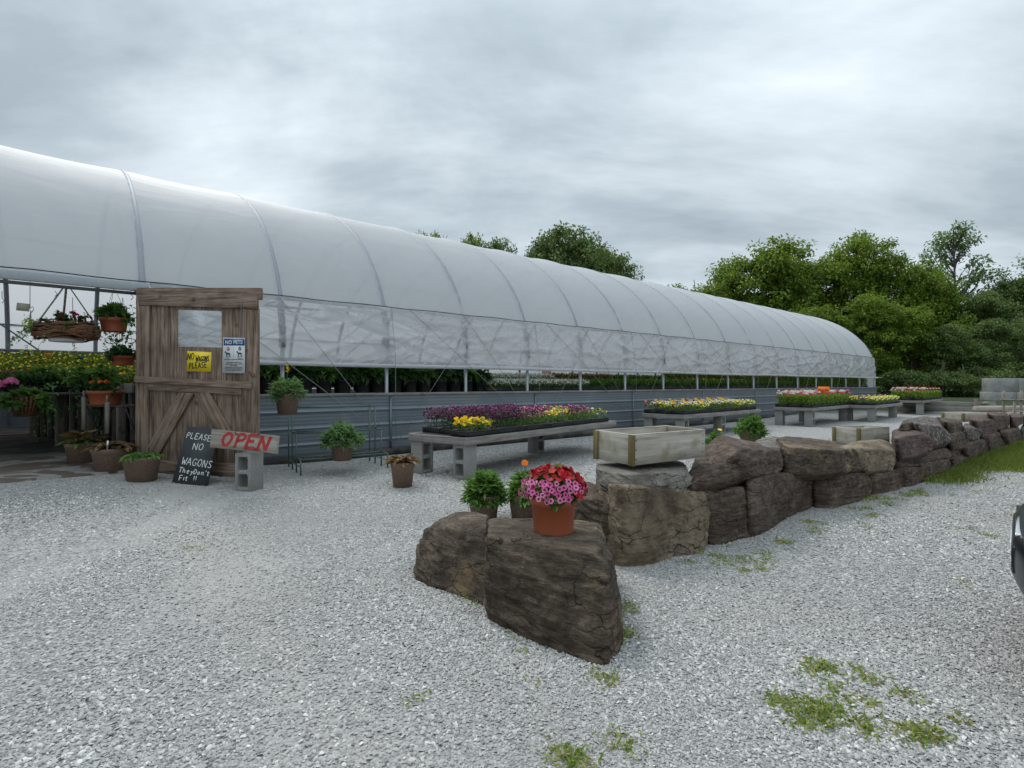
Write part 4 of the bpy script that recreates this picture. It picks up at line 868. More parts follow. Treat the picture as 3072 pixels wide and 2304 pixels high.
# ------------------------------------------------------------------ plant makers (local coordinates, z up)
def sph(n, top=1.): 
    v = unit(rng.normal(0, 1, (n, 3))); v[:, 2] = np.abs(v[:, 2]) * top; return v
def bush(n, rad, hgt, leafL, leafW, z0=0., shape='oval', flat=.55, lo=-.25):
    """leaves on many upright stems that fill a dome"""
    ns = max(8, n // 16); st = rng.normal(0, 1, (ns, 3)); st = unit(st); st[:, 2] = np.abs(st[:, 2]) * 1.0 + lo
    tips = st * np.array([rad, rad, hgt]) * (.72 + .3 * rng.random((ns, 1)))
    mb = MB(); k = n // ns; idx = np.repeat(np.arange(ns), k); u = .35 + .68 * rng.random(len(idx)) ** .7
    base = tips[idx] * u[:, None]; base[:, 2] += hgt * .08 * (1 - u) + z0
    D = tips[idx] * .7 + rng.normal(0, .55, (len(idx), 3)) * np.array([rad, rad, rad]); D[:, 2] += hgt * .3
    leafset(mb, base, D, leafL * (.7 + .6 * rng.random(len(idx))), leafW * (.8 + .4 * rng.random(len(idx))), 0, shape=shape, droop=.3)
    for i in range(ns):
        e = tips[i]; mb.tube([(0, 0, z0), (e[0] * .4, e[1] * .4, z0 + e[2] * .55), (e[0], e[1], e[2] + z0)], [.003, .0025, .0015], 3, 1, cap=False)
    return mb
def pot_mesh(kind, r_, h_):
    if kind == 'brown':
        prof = [(r_ * .60, 0), (r_ * .74, 0.004), (r_ * .90, h_ * .78), (r_ * .93, h_ * .80), (r_ * 1.0, h_ * .985), (r_ * .985, h_), (r_ * .90, h_), (r_ * .88, h_ * .9), (r_ * .3, h_ * .9)]
    else:
        prof = [(r_ * .70, 0), (r_ * .79, .003), (r_ * .80, .012), (r_ * .90, h_ * .74), (r_ * .96, h_ * .75), (r_ * 1.0, h_ * .99), (r_ * .985, h_), (r_ * .93, h_), (r_ * .90, h_ * .9), (r_ * .3, h_ * .9)]
    mb = MB(); mb.lathe(prof, 40, wob=.006); return mb
def soil_mesh(r_, h_):
    mb = MB(); mb.lathe([(r_ * .84, h_ * .885), (r_ * .82, h_ * .93), (r_ * .4, h_ * .95), (r_ * .02, h_ * .955)], 24); return mb
def potted(name, loc, kind, r_, h_, label, cat='plant pot', group=None, plant=None, pm=None, rz=0.):
    t = thing(name, loc, label, cat, group, rz)
    pot_mesh(kind, r_, h_).build('pot', pm or (M['brownpot'] if kind == 'brown' else M['terra']), t, smooth=True)
    soil_mesh(r_, h_).build('soil', M['soil'], t, smooth=True)
    if plant: plant(t, r_, h_)
    return t
def green_bush(n=900, R_=1.35, Hh=1.0, L_=.06, W_=.016, m='leaf2', shape='oval'):
    def f(t, r_, h_):
        bush(n, r_ * R_, r_ * Hh * 1.6, L_, W_, h_ * .95, shape).build('foliage', [M[m], M['stem']], t)
    return f
def rosette(n=60, L_=.12, W_=.06, m='leaf', R_=1.2, lift=.5):
    def f(t, r_, h_):
        mb = MB(); a = rng.random(n) * 6.283; u = rng.random(n)
        B_ = np.stack([np.cos(a) * r_ * .25 * u, np.sin(a) * r_ * .25 * u, np.full(n, h_ * .93) + .05 * lift * (1 - u)], 1)
        Dr = np.stack([np.cos(a), np.sin(a), lift * (1.4 - 1.2 * u)], 1)
        B2 = B_ + unit(Dr) * r_ * .55 * u[:, None]
        leafset(mb, B2, Dr, L_ * (.6 + .5 * rng.random(n)) * R_, W_ * (.7 + .5 * rng.random(n)), 0, droop=.45); mb.build('foliage', M[m], t)
    return f
def combine(*fs):
    def f(t, r_, h_):
        for q in fs: q(t, r_, h_)
    return f
def label_stick(t, x, y, z, h_=.09, ang=.1):
    mb = MB(); mb.box((x, y, z + h_ / 2), (.018, .002, h_), Matrix.Rotation(ang, 3, 'Y')); mb.build('plant_label', M['white'], t)
# three brown pots at the doorway
q = G(250, 1392); potted('flower_pot', q, 'brown', .20, .27, 'brown pot with low green leaves, leftmost of the three at the doorway', plant=combine(rosette(80, .11, .07, 'leaf', 1.25), rosette(30, .16, .08, 'leafb', 1.1, 1.3)))
q = G(335, 1416); t = potted('flower_pot', q, 'brown', .205, .275, 'brown pot with bronze leaves and a white label, middle one at the doorway', plant=combine(rosette(90, .11, .075, 'leafb', 1.25, .6), rosette(16, .08, .05, 'leafd', 1.)))
label_stick(t, .05, -.13, .27, .10)
q = G(425, 1441); potted('flower_pot', q, 'brown', .185, .25, 'brown pot with dark green creeping leaves at the foot of the barn door', plant=rosette(150, .08, .05, 'leaf', 1.2, .45))
# pot with striped bronze plant near the first bench
q = G(1208, 1460); potted('flower_pot', q, 'brown', .135, .265, 'brown pot with drooping brown striped leaves standing alone on the gravel', plant=rosette(90, .13, .045, 'leafb', 1.05, .7))
# two bushy pots behind the split boulder
q = G(1452, 1562); potted('flower_pot', q, 'brown', .135, .215, 'brown pot with a bushy light green plant behind the split boulder', plant=green_bush(1700, 1.2, 1.1, .07, .024, 'leaf'))
q = G(1575, 1562); t = potted('flower_pot', q, 'brown', .14, .22, 'brown pot with broad leaves and one orange zinnia beside the red petunias', plant=green_bush(600, 1.05, .9, .085, .045, 'leaf'))
mb = MB(); flowerset(mb, np.array([[.0, .03, .46], [-.01, .02, .455]]), np.array([[.1, -.9, .6], [.1, -.9, .6]]), [.03, .02], 0, 9, .1, .8); mb.build('flower', M['p_orange'], t)
mb = MB(); mb.tube([(0, 0, .2), (.0, .03, .46)], .003, 4); mb.build('flower_stem', M['stem'], t)
# bush pot behind the wall, and the small marigold plants beside it
q = G(2252, 1352); potted('flower_pot', q, 'brown', .185, .33, 'brown pot with a loose green bush standing behind the boulder wall', plant=green_bush(1500, 1.4, 1.15, .08, .022, 'leaf'))
q = G(2148, 1360); t = potted('flower_pot', q, 'brown', .13, .16, 'small marigold plant with one yellow bloom behind the boulders', plant=green_bush(420, 1.3, 1.1, .07, .035, 'leaf'))
mb = MB(); flowerset(mb, np.array([[.06, 0, .37]]), np.array([[.0, -.4, 1.]]), [.04], 0, 9, .2, .8); mb.build('flower', M['p_yellow'], t)
mb = MB(); mb.tube([(0, 0, .15), (.06, 0, .37)], .003, 4); mb.build('flower_stem', M['stem'], t)
q = G(2120, 1372); potted('flower_pot', q, 'brown', .10, .12, 'small leafy plant peeping out beside the largest planter box', plant=green_bush(300, 1.3, 1.2, .07, .035, 'leaf'))
# terracotta pot with red and pink flowers on the split boulder
def calib(t, r_, h_):
    n = 1500; bush(900, r_ * 1.25, r_ * 1.2, .04, .018, h_ * .95, lo=-.12).build('foliage', [M['leaf'], M['stem']], t)
    v = sph(300); Pn = v * (.88 + .16 * rng.random((len(v), 1))) * np.array([r_ * 1.38, r_ * 1.38, r_ * 1.12]) + np.array([0, 0, h_ * 1.02]); az = np.arctan2(v[:, 1], v[:, 0])
    low = (Pn[:, 2] < h_ * .98 + r_ * .8)
    pink = low & (v[:, 1] < .45) & (v[:, 0] < .62 - .0 * v[:, 1])
    red = ~pink
    mb = MB(); flowerset(mb, Pn[red], v[red] + rng.normal(0, .45, (red.sum(), 3)), .015 + .006 * rng.random(red.sum()), 0, 5, .2, .78); mb.build('red_flowers', M['p_red'], t)
    ex = unit(rng.normal(0, 1, (300, 3)) + np.array([-.05, -1.2, -.1])); ex = ex[(ex[:, 2] > -.12) & (ex[:, 2] < .55)]
    Pp = np.concatenate([Pn[pink], ex * np.array([r_ * 1.38, r_ * 1.38, r_ * 1.12]) + np.array([0, 0, h_ * 1.03])]); Np = np.concatenate([v[pink], ex])
    keep = [];
    for i in range(len(Pp)):
        if all(np.linalg.norm(Pp[i] - Pp[j]) > .020 for j in keep): keep.append(i)
    Pp, Np = Pp[keep], unit(Np[keep] + rng.normal(0, .25, (len(keep), 3)))
    mb = MB(); flowerset(mb, Pp, Np, .0135 + .004 * rng.random(len(Pp)), 0, 5, .18, .82); flowerset(mb, Pp + Np * .0028, Np, .0068, 1, 5, .2, .8); mb.build('pink_flowers', [M['p_pink'], M['p_dark']], t)
rp_ = P(1660, 1594, 2.70)
potted('flower_pot', (rp_.x, rp_.y, rp_.z - .006), 'terra', .122, .195, 'terracotta pot of red and pink petunias standing on the split boulder', plant=calib, rz=0)
# ------------------------------------------------------------------ stepped green wire plant stand
A = G(902, 1428); a1 = R(33)
st = thing('plant_stand', A, 'stepped green wire plant stand against the metal wall holding two pots', 'plant stand', rz=a1)
def tier(x0, x1, y0, y1, z, nm='shelf'):
    mb = MB()
    for (a, b) in (((x0, y0), (x1, y0)), ((x1, y0), (x1, y1)), ((x1, y1), (x0, y1)), ((x0, y1), (x0, y0))): mb.bar((*a, z), (*b, z), .016, .020)
    k = 12
    for i in range(1, k): mb.tube([(lerp(x0, x1, i / k), y0, z), (lerp(x0, x1, i / k), y1, z)], .003, 4)
    mb.build(nm, M['green_metal'], st)
TW = 1.08
tier(0, TW, 0, .24, .19); tier(-.0, TW, .25, .49, .49); tier(-.0, TW, .50, .74, .80)
for x in (0, TW):
    for y, h_ in ((0, .19), (.25, .49), (.50, .80), (.74, .80)):
        mb = MB(); mb.bar((x, y, -.02), (x, y, h_), .016, .016, up=(0, 1, 0)); mb.build('leg', M['green_metal'], st)
    mb = MB(); mb.bar((x, 0, .10), (x, .74, .10), .010, .010); mb.build('brace', M['green_metal'], st)
def stp(x, y, z): return Vector(A) + Matrix.Rotation(a1, 3, 'Z') @ Vector((x, y, z))
q = P(862, 1243, 6.45); t = potted('flower_pot', q, 'brown', .145, .25, 'brown pot with a bush and one yellow bloom, top of the wire stand', plant=green_bush(1500, 1.55, 1.15, .07, .018, 'leaf2'))
mb = MB(); flowerset(mb, rng.normal(0, .012, (14, 3)) * [1, 1, 2.] + [0, 0, .55], rng.normal(0, 1, (14, 3)), .013, 0, 5); mb.build('flower', M['p_yellow'], t); mb = MB(); mb.tube([(0, 0, .2), (0, 0, .55)], .004, 4); mb.build('flower_stem', M['stem'], t)
q = P(1027, 1381, 6.55); potted('flower_pot', q, 'brown', .148, .25, 'brown pot with a grey green bush on the lowest shelf of the wire stand', plant=green_bush(1700, 1.75, 1.3, .07, .022, 'leaf2'))
# ------------------------------------------------------------------ wooden planter boxes on the wall
def planter(loc, rz, Lg, Wd_, h_, label, tilt=(0, 0)):
    t = thing('planter_box', loc, label, 'planter box', rz=rz); t.rotation_euler = (tilt[0], tilt[1], rz); th_ = .022
    for nm, c, d, m in (('side_board', (Lg / 2, th_ / 2, h_ / 2), (Lg, th_, h_), 'boxx'), ('side_board', (Lg / 2, Wd_ - th_ / 2, h_ / 2), (Lg, th_, h_), 'boxx'),
                        ('end_board', (th_ / 2, Wd_ / 2, h_ / 2 + .001), (th_, Wd_ - 2 * th_ - .001, h_ - .002), 'boxy'), ('end_board', (Lg - th_ / 2, Wd_ / 2, h_ / 2 + .001), (th_, Wd_ - 2 * th_ - .001, h_ - .002), 'boxy'),
                        ('bottom', (Lg / 2, Wd_ / 2, .02), (Lg - 2 * th_ - .002, Wd_ - 2 * th_ - .002, .016), 'boxx')):
        mb = MB(); mb.box(c, d); mb.build(nm, M[m], t, bevel=.002)
    mb = MB()
    mb.box((-.009, .045 if False else .0, h_ / 2), (.016, .05, h_)); mb.build('corner_post', M['boxz'], t, bevel=.002)
    mb = MB(); mb.box((-.009, Wd_ - .02, h_ / 2), (.016, .04, h_)); mb.build('corner_post', M['boxz'], t, bevel=.002)
    mb = MB()
    for x in (.03, Lg - .03):
        for z in (.04, h_ / 2, h_ - .04): mb.box((x, -.0015, z), (.007, .003, .007))
    mb.build('screw', M['rust'], t); return t
planter((.79, 3.50, .562), R(34), .76, .36, .205, 'largest wooden planter box, on the pale slab at the wall corner', (R(1), 0))
planter((4.17, 6.40, .365), R(25), .60, .33, .205, 'middle wooden planter box, on the tan boulder of the wall', (R(-1), 0))
q = P(2891, 1266, 9.2); planter(q, R(22), .40, .34, .15, 'smallest and farthest wooden planter box on the boulder wall')
# ------------------------------------------------------------------ flower benches
def bench(cx_, cy_, ang, Lg, Wd_, label, blocks, zt=.49, z0=None, wide=.0):
    z = gz(cx_, cy_) if z0 is None else z0
    t = thing('flower_bench', (cx_, cy_, z), label, 'bench', 'plank benches for flower trays', rz=ang); h_ = .088
    for nm, c, d, m in (('rail', (Lg / 2, .019, zt - h_ / 2), (Lg, .038, h_), 'bench'), ('rail', (Lg / 2, Wd_ - .019, zt - h_ / 2), (Lg, .038, h_), 'bench'),
                        ('end_rail', (.019, Wd_ / 2, zt - h_ / 2 - .001), (.038, Wd_ - .08, h_ - .002), 'benchy'), ('end_rail', (Lg - .019, Wd_ / 2, zt - h_ / 2 - .001), (.038, Wd_ - .08, h_ - .002), 'benchy')):
        mb = MB(); mb.box(c, d); mb.build(nm, M[m], t, bevel=.003)
    mb = MB()
    for i in range(14): mb.box((.09 + (Lg - .18) * i / 13, Wd_ / 2, zt - .012), (.012, Wd_ - .09, .010))
    for i in range(10): mb.box((Lg / 2, .07 + (Wd_ - .14) * i / 9, zt - .004), (Lg - .09, .006, .006))
    mb.build('wire_top', M['steel_dark'], t)
    Rm = Matrix.Rotation(ang, 3, 'Z')
    for (bx, by, rz, lab) in blocks:
        q = Vector((cx_, cy_, 0)) + Rm @ Vector((bx, by, 0)); cblock((q.x, q.y, z + zt - h_ - .398), ang + rz, lab, 'cinder blocks holding up the flower benches')
    return t, z + zt, ang
B1 = bench(-.52, 6.02, R(51.7), 3.64, .98, 'nearest flower bench on cinder blocks, with purple and yellow flowers',
      [(.12, .13, R(-90), 'cinder block under the near front corner of the nearest flower bench'), (.12, .86, 0, 'cinder block under the near back corner of the nearest flower bench'), (2.55, .86, 0, 'cinder block under the far part of the nearest flower bench')])
B2 = bench(3.41, 10.54, R(43), 3.65, .97, 'second flower bench, full of mixed pansies, behind the marigolds',
      [(.14, .86, 0, 'cinder block at the left back corner of the mixed pansy bench'), (.14, .13, 0, 'cinder block at the front corner of the mixed pansy bench'), (1.75, .13, 0, 'cinder block under the middle of the mixed pansy bench'), (3.5, .13, 0, 'cinder block under the right end of the mixed pansy bench')])
B3 = bench(7.68, 13.6, R(43), 3.7, .97, 'third flower bench, with pink, white and red geraniums and an orange sign',
      [(.14, .86, 0, 'cinder block at the left end of the pink geranium bench'), (.14, .13, 0, 'cinder block at the front corner of the pink geranium bench'), (1.9, .86, 0, 'cinder block behind the middle of the pink geranium bench'), (3.5, .13, 0, 'cinder block at the right end of the pink geranium bench')])
B4 = bench(10.37, 15.2, R(43), 3.3, .97, 'fourth flower bench, low pale pansies between the two geranium benches',
      [(.14, .13, 0, 'cinder block at the front corner of the pale pansy bench'), (2.6, .13, 0, 'cinder block at the right end of the pale pansy bench'), (.14, .86, 0, 'cinder block at the back corner of the pale pansy bench')])
B5 = bench(13.75, 17.8, R(43), 3.5, .97, 'farthest flower bench, heaped with red geraniums',
      [(.14, .86, 0, 'cinder block at the left end of the farthest red geranium bench'), (.14, .13, 0, 'cinder block at the front corner of the farthest red geranium bench'), (2.7, .13, 0, 'cinder block at the right end of the farthest red geranium bench')])
# trays: body with ribs, foliage, flowers
TL, TWd, TH = .53, .275, .062
def tray_body():
    mb = MB(); a, b = TL / 2, TWd / 2; w_ = .004
    for x in (-a, a): mb.box((x, 0, TH / 2), (w_, TWd, TH))
    for y in (-b, b): mb.box((0, y, TH / 2), (TL - w_ - .001, w_, TH))
    mb.box((0, 0, .005), (TL - .01, TWd - .01, .006)); mb.box((0, 0, TH * .78), (TL - .012, TWd - .012, .004))
    for y in (-b - .004, b + .004): mb.box((0, y, TH - .004), (TL + .02, .010, .008))
    for x in (-a - .004, a + .004): mb.box((x, 0, TH - .004), (.010, TWd - .001, .008))
    for i in range(17): 
        for y in (-b - .0035, b + .0035): mb.box((-a + TL * (i + .5) / 17, y, TH * .42), (.012, .004, TH * .7))
    for i in range(9):
        for x in (-a - .0035, a + .0035): mb.box((x, -b + TWd * (i + .5) / 9, TH * .42), (.004, .012, TH * .7))
    return mb.mesh('tray', M['black'])
TB = tray_body()
def scatter(n, zl, zh, gx=1., gy=1., ):
    return np.stack([(rng.random(n) - .5) * TL * gx, (rng.random(n) - .5) * TWd * gy, TH + zl + (zh - zl) * rng.random(n)], 1)
PROTO = {}
def proto(kind, leafc, fl, hgt, nf, fr, nl=260, cluster=0, var=0, LL=.045, LW=.018):
    """fl: list of (material, share)"""
    out = []
    mb = MB(); Pn = scatter(nl, -.005, hgt * .75, .98, .98); D = rng.normal(0, .6, (nl, 3)); D[:, 2] = np.abs(D[:, 2]) + .3
    leafset(mb, Pn, D, LL * (.7 + .6 * rng.random(nl)), LW, 0); out.append(('foliage', mb.mesh('foliage', M[leafc])))
    mats = [M[q] for q, _ in fl]; pr = np.array([s for _, s in fl]); pr = pr / pr.sum()
    mb = MB()
    if cluster:
        c_ = scatter(cluster, hgt * .8, hgt * 1.15, .95, .95); ci = rng.choice(len(fl), cluster, p=pr); ix = rng.integers(0, cluster, nf)
        v = sph(nf); Pn = c_[ix] + v * .028; flowerset(mb, Pn, v + [0, 0, .2], fr, ci[ix], 5, .15, .75)
    else:
        Pn = scatter(nf, hgt * .45, hgt, 1.02, 1.06); Pn[:, 2] += .012 * np.sin(Pn[:, 0] * 40); nn = rng.normal(0, .5, (nf, 3)) + [0, -.35, .9]
        flowerset(mb, Pn, nn, fr * (.8 + .4 * rng.random(nf)), rng.choice(len(fl), nf, p=pr), 5, .12, .85)
    out.append(('flowers', mb.mesh('flowers', mats))); PROTO[kind] = out
proto('purple', 'leafd', [('p_purple', 1)], .25, 700, .0125, 260); proto('purple2', 'leaf', [('p_purple', .8), ('p_pink', .2)], .22, 520, .0125, 280)
proto('yellow', 'leaf', [('p_yellow', 1)], .15, 85, .028, 260); proto('ymix', 'leaf', [('p_yellow', .5), ('p_lemon', .4), ('p_purple', .1)], .19, 70, .02, 260)
proto('wmix', 'leaf', [('p_white', .35), ('p_violet', .35), ('p_yellow', .2), ('p_maroon', .1)], .15, 42, .024, 260)
proto('pansy', 'leaf', [('p_yellow', .25), ('p_white', .25), ('p_maroon', .2), ('p_violet', .2), ('p_orange', .1)], .15, 80, .026, 240)
proto('pansyb', 'leaf', [('p_yellow', .2), ('p_white', .2), ('p_maroon', .25), ('p_violet', .35)], .15, 80, .026, 240)
proto('pansyl', 'leaf', [('p_lemon', .5), ('p_yellow', .3), ('p_white', .2)], .13, 80, .026, 240)
proto('gerpink', 'leafg', [('p_rose', .5), ('p_white', .3), ('p_pink', .2)], .25, 420, .014, 520, 17, LW=.035); proto('gerwhite', 'leafg', [('p_white', .6), ('p_rose', .4)], .25, 420, .014, 520, 17, LW=.035)
proto('gerred', 'leafg', [('p_red', .9), ('p_white', .1)], .25, 420, .014, 520, 17, LW=.035); proto('germag', 'leafg', [('p_maroon', .5), ('p_pink', .5)], .25, 420, .014, 520, 17, LW=.035)
proto('allyel', 'leafg', [('p_lemon', .6), ('p_yellow', .4)], .12, 60, .016, 460, LW=.03); proto('orangeyel', 'leaf', [('p_yellow', .7), ('p_orange', .3)], .14, 60, .016, 420, LW=.03)
proto('lime', 'leafy', [('p_lemon', 1)], .12, 20, .014, 460, LW=.035); proto('bronze', 'leafb', [('p_lemon', 1)], .13, 40, .012, 420, LW=.03); proto('darkleaf', 'leafd', [('p_white', 1)], .14, 10, .01, 420, LW=.045, LL=.07)
proto('whiteall', 'leaf', [('p_white', 1)], .10, 420, .014, 200); proto('greenall', 'leaf', [('p_white', 1)], .12, 8, .012, 460, LW=.03); proto('redall', 'leaf', [('p_red', .8), ('p_orange', .2)], .12, 90, .018, 360, LW=.03)
proto('orangeall', 'leaf', [('p_orange', 1)], .12, 70, .018, 380, LW=.03)
def tray(loc, rz, kind, label, group=None):
    t = thing('flower_tray', loc, label, 'flower tray', group, rz)
    for nm, me in [('tray', TB)] + PROTO[kind]:
        o = bpy.data.objects.new(nm, me); C.objects.link(o); o.parent = t
    return t
def on_bench(B, x, y, kind, label, group, rz=0.):
    t_, z, ang = B; q = Vector(t_.location) + Matrix.Rotation(ang, 3, 'Z') @ Vector((x, y, 0)); return tray((q.x, q.y, z + .001), ang + rz, kind, label, group)
g1 = 'flower trays on the nearest bench'
rows1 = [['yellow', 'purple', 'purple2', 'ymix', 'purple2', 'wmix'], ['purple', 'purple', 'purple2', 'purple2', 'ymix', 'wmix'], ['purple', 'purple', 'purple', 'ymix', 'ymix', 'wmix']]
nmk = {'yellow': 'bright yellow pansies', 'purple': 'deep purple flowers', 'purple2': 'magenta purple flowers', 'ymix': 'yellow and cream flowers', 'wmix': 'white and violet pansies'}
orow = ['front', 'middle', 'back']; ocol = ['nearest', 'second', 'third', 'fourth', 'fifth', 'farthest']
for r_, row in enumerate(rows1):
    for c_, k in enumerate(row):
        on_bench(B1, .29 + .02 + c_ * .565 + (0, .06, .1)[r_] + (.0 if r_ == 0 else .06), .155 + r_ * .325, k, f'tray of {nmk[k]}, {ocol[c_]} in the {orow[r_]} row of the nearest bench', g1, rng.normal(0, .015))
label_stick(B1[0], 1.72, .55, .66, .10, .4)
def fill(B, kinds, group, desc, n=6, x0=.3, dx=.57, rows=3):
    for r_ in range(rows):
        for c_ in range(n):
            k = kinds[(c_ * 7 + r_ * 3 + int(rng.integers(0, 9))) % len(kinds)] if callable(getattr(kinds, 'append', None)) else kinds(c_, r_)
            o_ = on_bench(B, x0 + c_ * dx + rng.normal(0, .008), .155 + r_ * .325, k, f'{desc}, {ocol[c_]} in the {orow[r_]} row', group, rng.normal(0, .012)); o_.scale = (1, 1, 1.2)
fill(B2, ['pansy', 'pansy', 'pansyb', 'pansyl'], 'pansy trays on the second bench', 'black tray of mixed pansies on the second bench')
fill(B3, lambda c, r: ['gerpink', 'gerpink', 'gerwhite', 'gerpink', 'gerwhite', 'germag'][(c + (r == 1)) % 6], 'geranium trays on the third bench', 'tray of pink or white geraniums on the third bench')
fill(B4, ['pansyl', 'pansyl', 'pansyb'], 'pansy trays on the fourth bench', 'tray of pale pansies on the fourth bench', n=5, dx=.6)
fill(B5, ['gerred', 'gerred', 'gerred', 'gerwhite'], 'geranium trays on the farthest bench', 'tray of red geraniums on the farthest bench')
# orange card on a stick in the third bench
q = P(2471, 1172, 14.3); t = thing('price_card', (q.x, q.y, .6), 'orange handwritten card on a stick among the geraniums', 'sign', rz=R(-10))
hq = q.z - .6; mb = MB(); mb.box((0, 0, hq + .02), (.285, .004, .18)); mb.build('card', M['sign_orange'], t); mb = MB(); mb.box((0, .005, hq / 2 - .05), (.02, .005, hq)); mb.build('stick', M['wood_light'], t)
mb = MB(); strokes(mb, 'Geranium', -.125, hq + .0, .026, .055, .008, -.004, 0, 0, .05, 2); mb.build('lettering', M['ink'], t)
# ------------------------------------------------------------------ trees
M['t_green'] = leafm('maple_foliage', [(.03, .055, .007), (.07, .11, .012), (.12, .165, .027)], trans=.35, per=.35)
M['t_dark'] = leafm('dark_foliage', [(.032, .052, .015), (.058, .09, .026), (.10, .14, .048)], trans=.25, per=.35)
M['t_poplar'] = leafm('poplar_foliage', [(.03, .055, .025), (.065, .105, .045), (.12, .17, .08)], trans=.35, per=.35)
def tree_proto(kind, h, rad, nclump, per, leaf, seed, lowest=.12, clr=.55, spread=1., density=1., mt='t_green', shape=.5):
    r_ = np.random.default_rng(seed); rr = random.Random(seed)
    # clump centres: fill an irregular crown made of several lobes
    lobes = [(r_.normal(0, rad * .42, 2), lowest * h + (h * (1 - lowest)) * r_.random() * .9, rad * (.45 + .4 * r_.random())) for _ in range(9)]
    lobes.append((np.zeros(2), h - rad * .5, rad * .5)); Cc = []
    while len(Cc) < nclump:
        if kind == 'spire':
            z = lowest + (1 - lowest) * r_.random(); q = rad * (1 - z) ** .6 * (.55 + .45 * r_.random()) + .15; a = r_.random() * 6.28; Cc.append((q * math.cos(a), q * math.sin(a), z * h))
        else:
            (lx, ly), lz, lr = lobes[r_.integers(0, len(lobes))]; v = r_.normal(0, 1, 3); v /= np.linalg.norm(v); v *= lr * r_.random() ** .33
            p = np.array([lx, ly, lz]) + v * [1, 1, .9]
            prof = math.sin(math.pi * min(1, max(.02, (p[2] / h - lowest * .5) / (1.02 - lowest * .5))) ** (shape + .35)) ** .5
            if p[2] < h and p[2] > lowest * h and math.hypot(p[0], p[1]) < rad * (prof + .12): Cc.append(tuple(p))
    Cc = np.array(Cc)
    wood_ = MB(); pts = [(0, 0, -.3)]; x = y = 0
    for i in range(1, 7): x += r_.normal(0, .08); y += r_.normal(0, .08); pts.append((x, y, h * .93 * i / 6))
    tr = .012 * h + .03; wood_.tube(pts, [tr * (1 - .145 * i) for i in range(7)], 7)
    for c in Cc[::max(1, len(Cc) // 46)]:
        z0 = max(.25, c[2] - np.hypot(c[0], c[1]) * .9 - .4); f = min(5.99, z0 / (h * .93) * 6); i = int(f); a, b_ = np.array(pts[i]), np.array(pts[min(6, i + 1)]); s_ = a + (b_ - a) * (f - i)
        mid = (s_ + c) / 2 + r_.normal(0, .15, 3) + [0, 0, -.05]
        wood_.tube([s_, mid, c], [tr * .34, tr * .2, .008], 4, cap=False)
    idx = np.repeat(np.arange(len(Cc)), per); n = len(idx)
    v = r_.normal(0, 1, (n, 3)); v = unit(v) * (r_.random((n, 1)) ** .5) * clr * (.6 + .8 * r_.random((len(Cc), 1)))[idx]; v[:, 2] *= .7
    Pn = Cc[idx] + v; D = unit(v) * .8 + r_.normal(0, .6, (n, 3)); D[:, 2] -= .25
    cr = MB(); leafset(cr, Pn, D, leaf * (.7 + .8 * r_.random(n)), leaf * .7, 0, shape='diamond', fold=.15, droop=.2)
    return wood_.mesh('trunk', M['bark'], True), cr.mesh('crown', M[mt])
TP = {'a': tree_proto('round', 10, 3.4, 330, 62, .20, 1), 'b': tree_proto('round', 10, 3.2, 330, 62, .20, 2), 'c': tree_proto('round', 10, 3.5, 300, 66, .20, 3, lowest=.2),
      'd': tree_proto('round', 10, 3.2, 300, 60, .19, 4, mt='t_dark', lowest=.15), 'p': tree_proto('round', 10, 2.1, 85, 44, .18, 5, lowest=.35, clr=.5, mt='t_poplar'),
      'k': tree_proto('round', 10, 2.8, 230, 54, .22, 6, lowest=.25, clr=.5, mt='t_dark', shape=.9), 's': tree_proto('round', 10, 2.6, 30, 46, .2, 7, lowest=.55, clr=.45, mt='t_green'),
      'u': tree_proto('round', 3, 1.9, 90, 60, .15, 8, lowest=.03, clr=.45, mt='t_dark'), 'w': tree_proto('round', 10, 3.0, 110, 50, .16, 9, lowest=.1, clr=.6, mt='t_dark')}
def tree(px_, ty, Y, kind, label, group=None, wx=1., base=10.):
    X = (px_ - CX) / F * Y; g = gz(X, Y); h = H + (CY - ty) / F * Y - g; s = h / base * 1.07
    t = thing('tree' if base > 5 else 'shrub', (X, Y, g), label, 'tree' if base > 5 else 'shrub', group, rng.random() * 6.28); t.scale = (s * wx, s * wx, s)
    for nm, me in zip(('trunk', 'crown'), TP[kind]): o = bpy.data.objects.new(nm, me); C.objects.link(o); o.parent = t
    return t
gT = 'leafy trees behind the far end of the greenhouse'
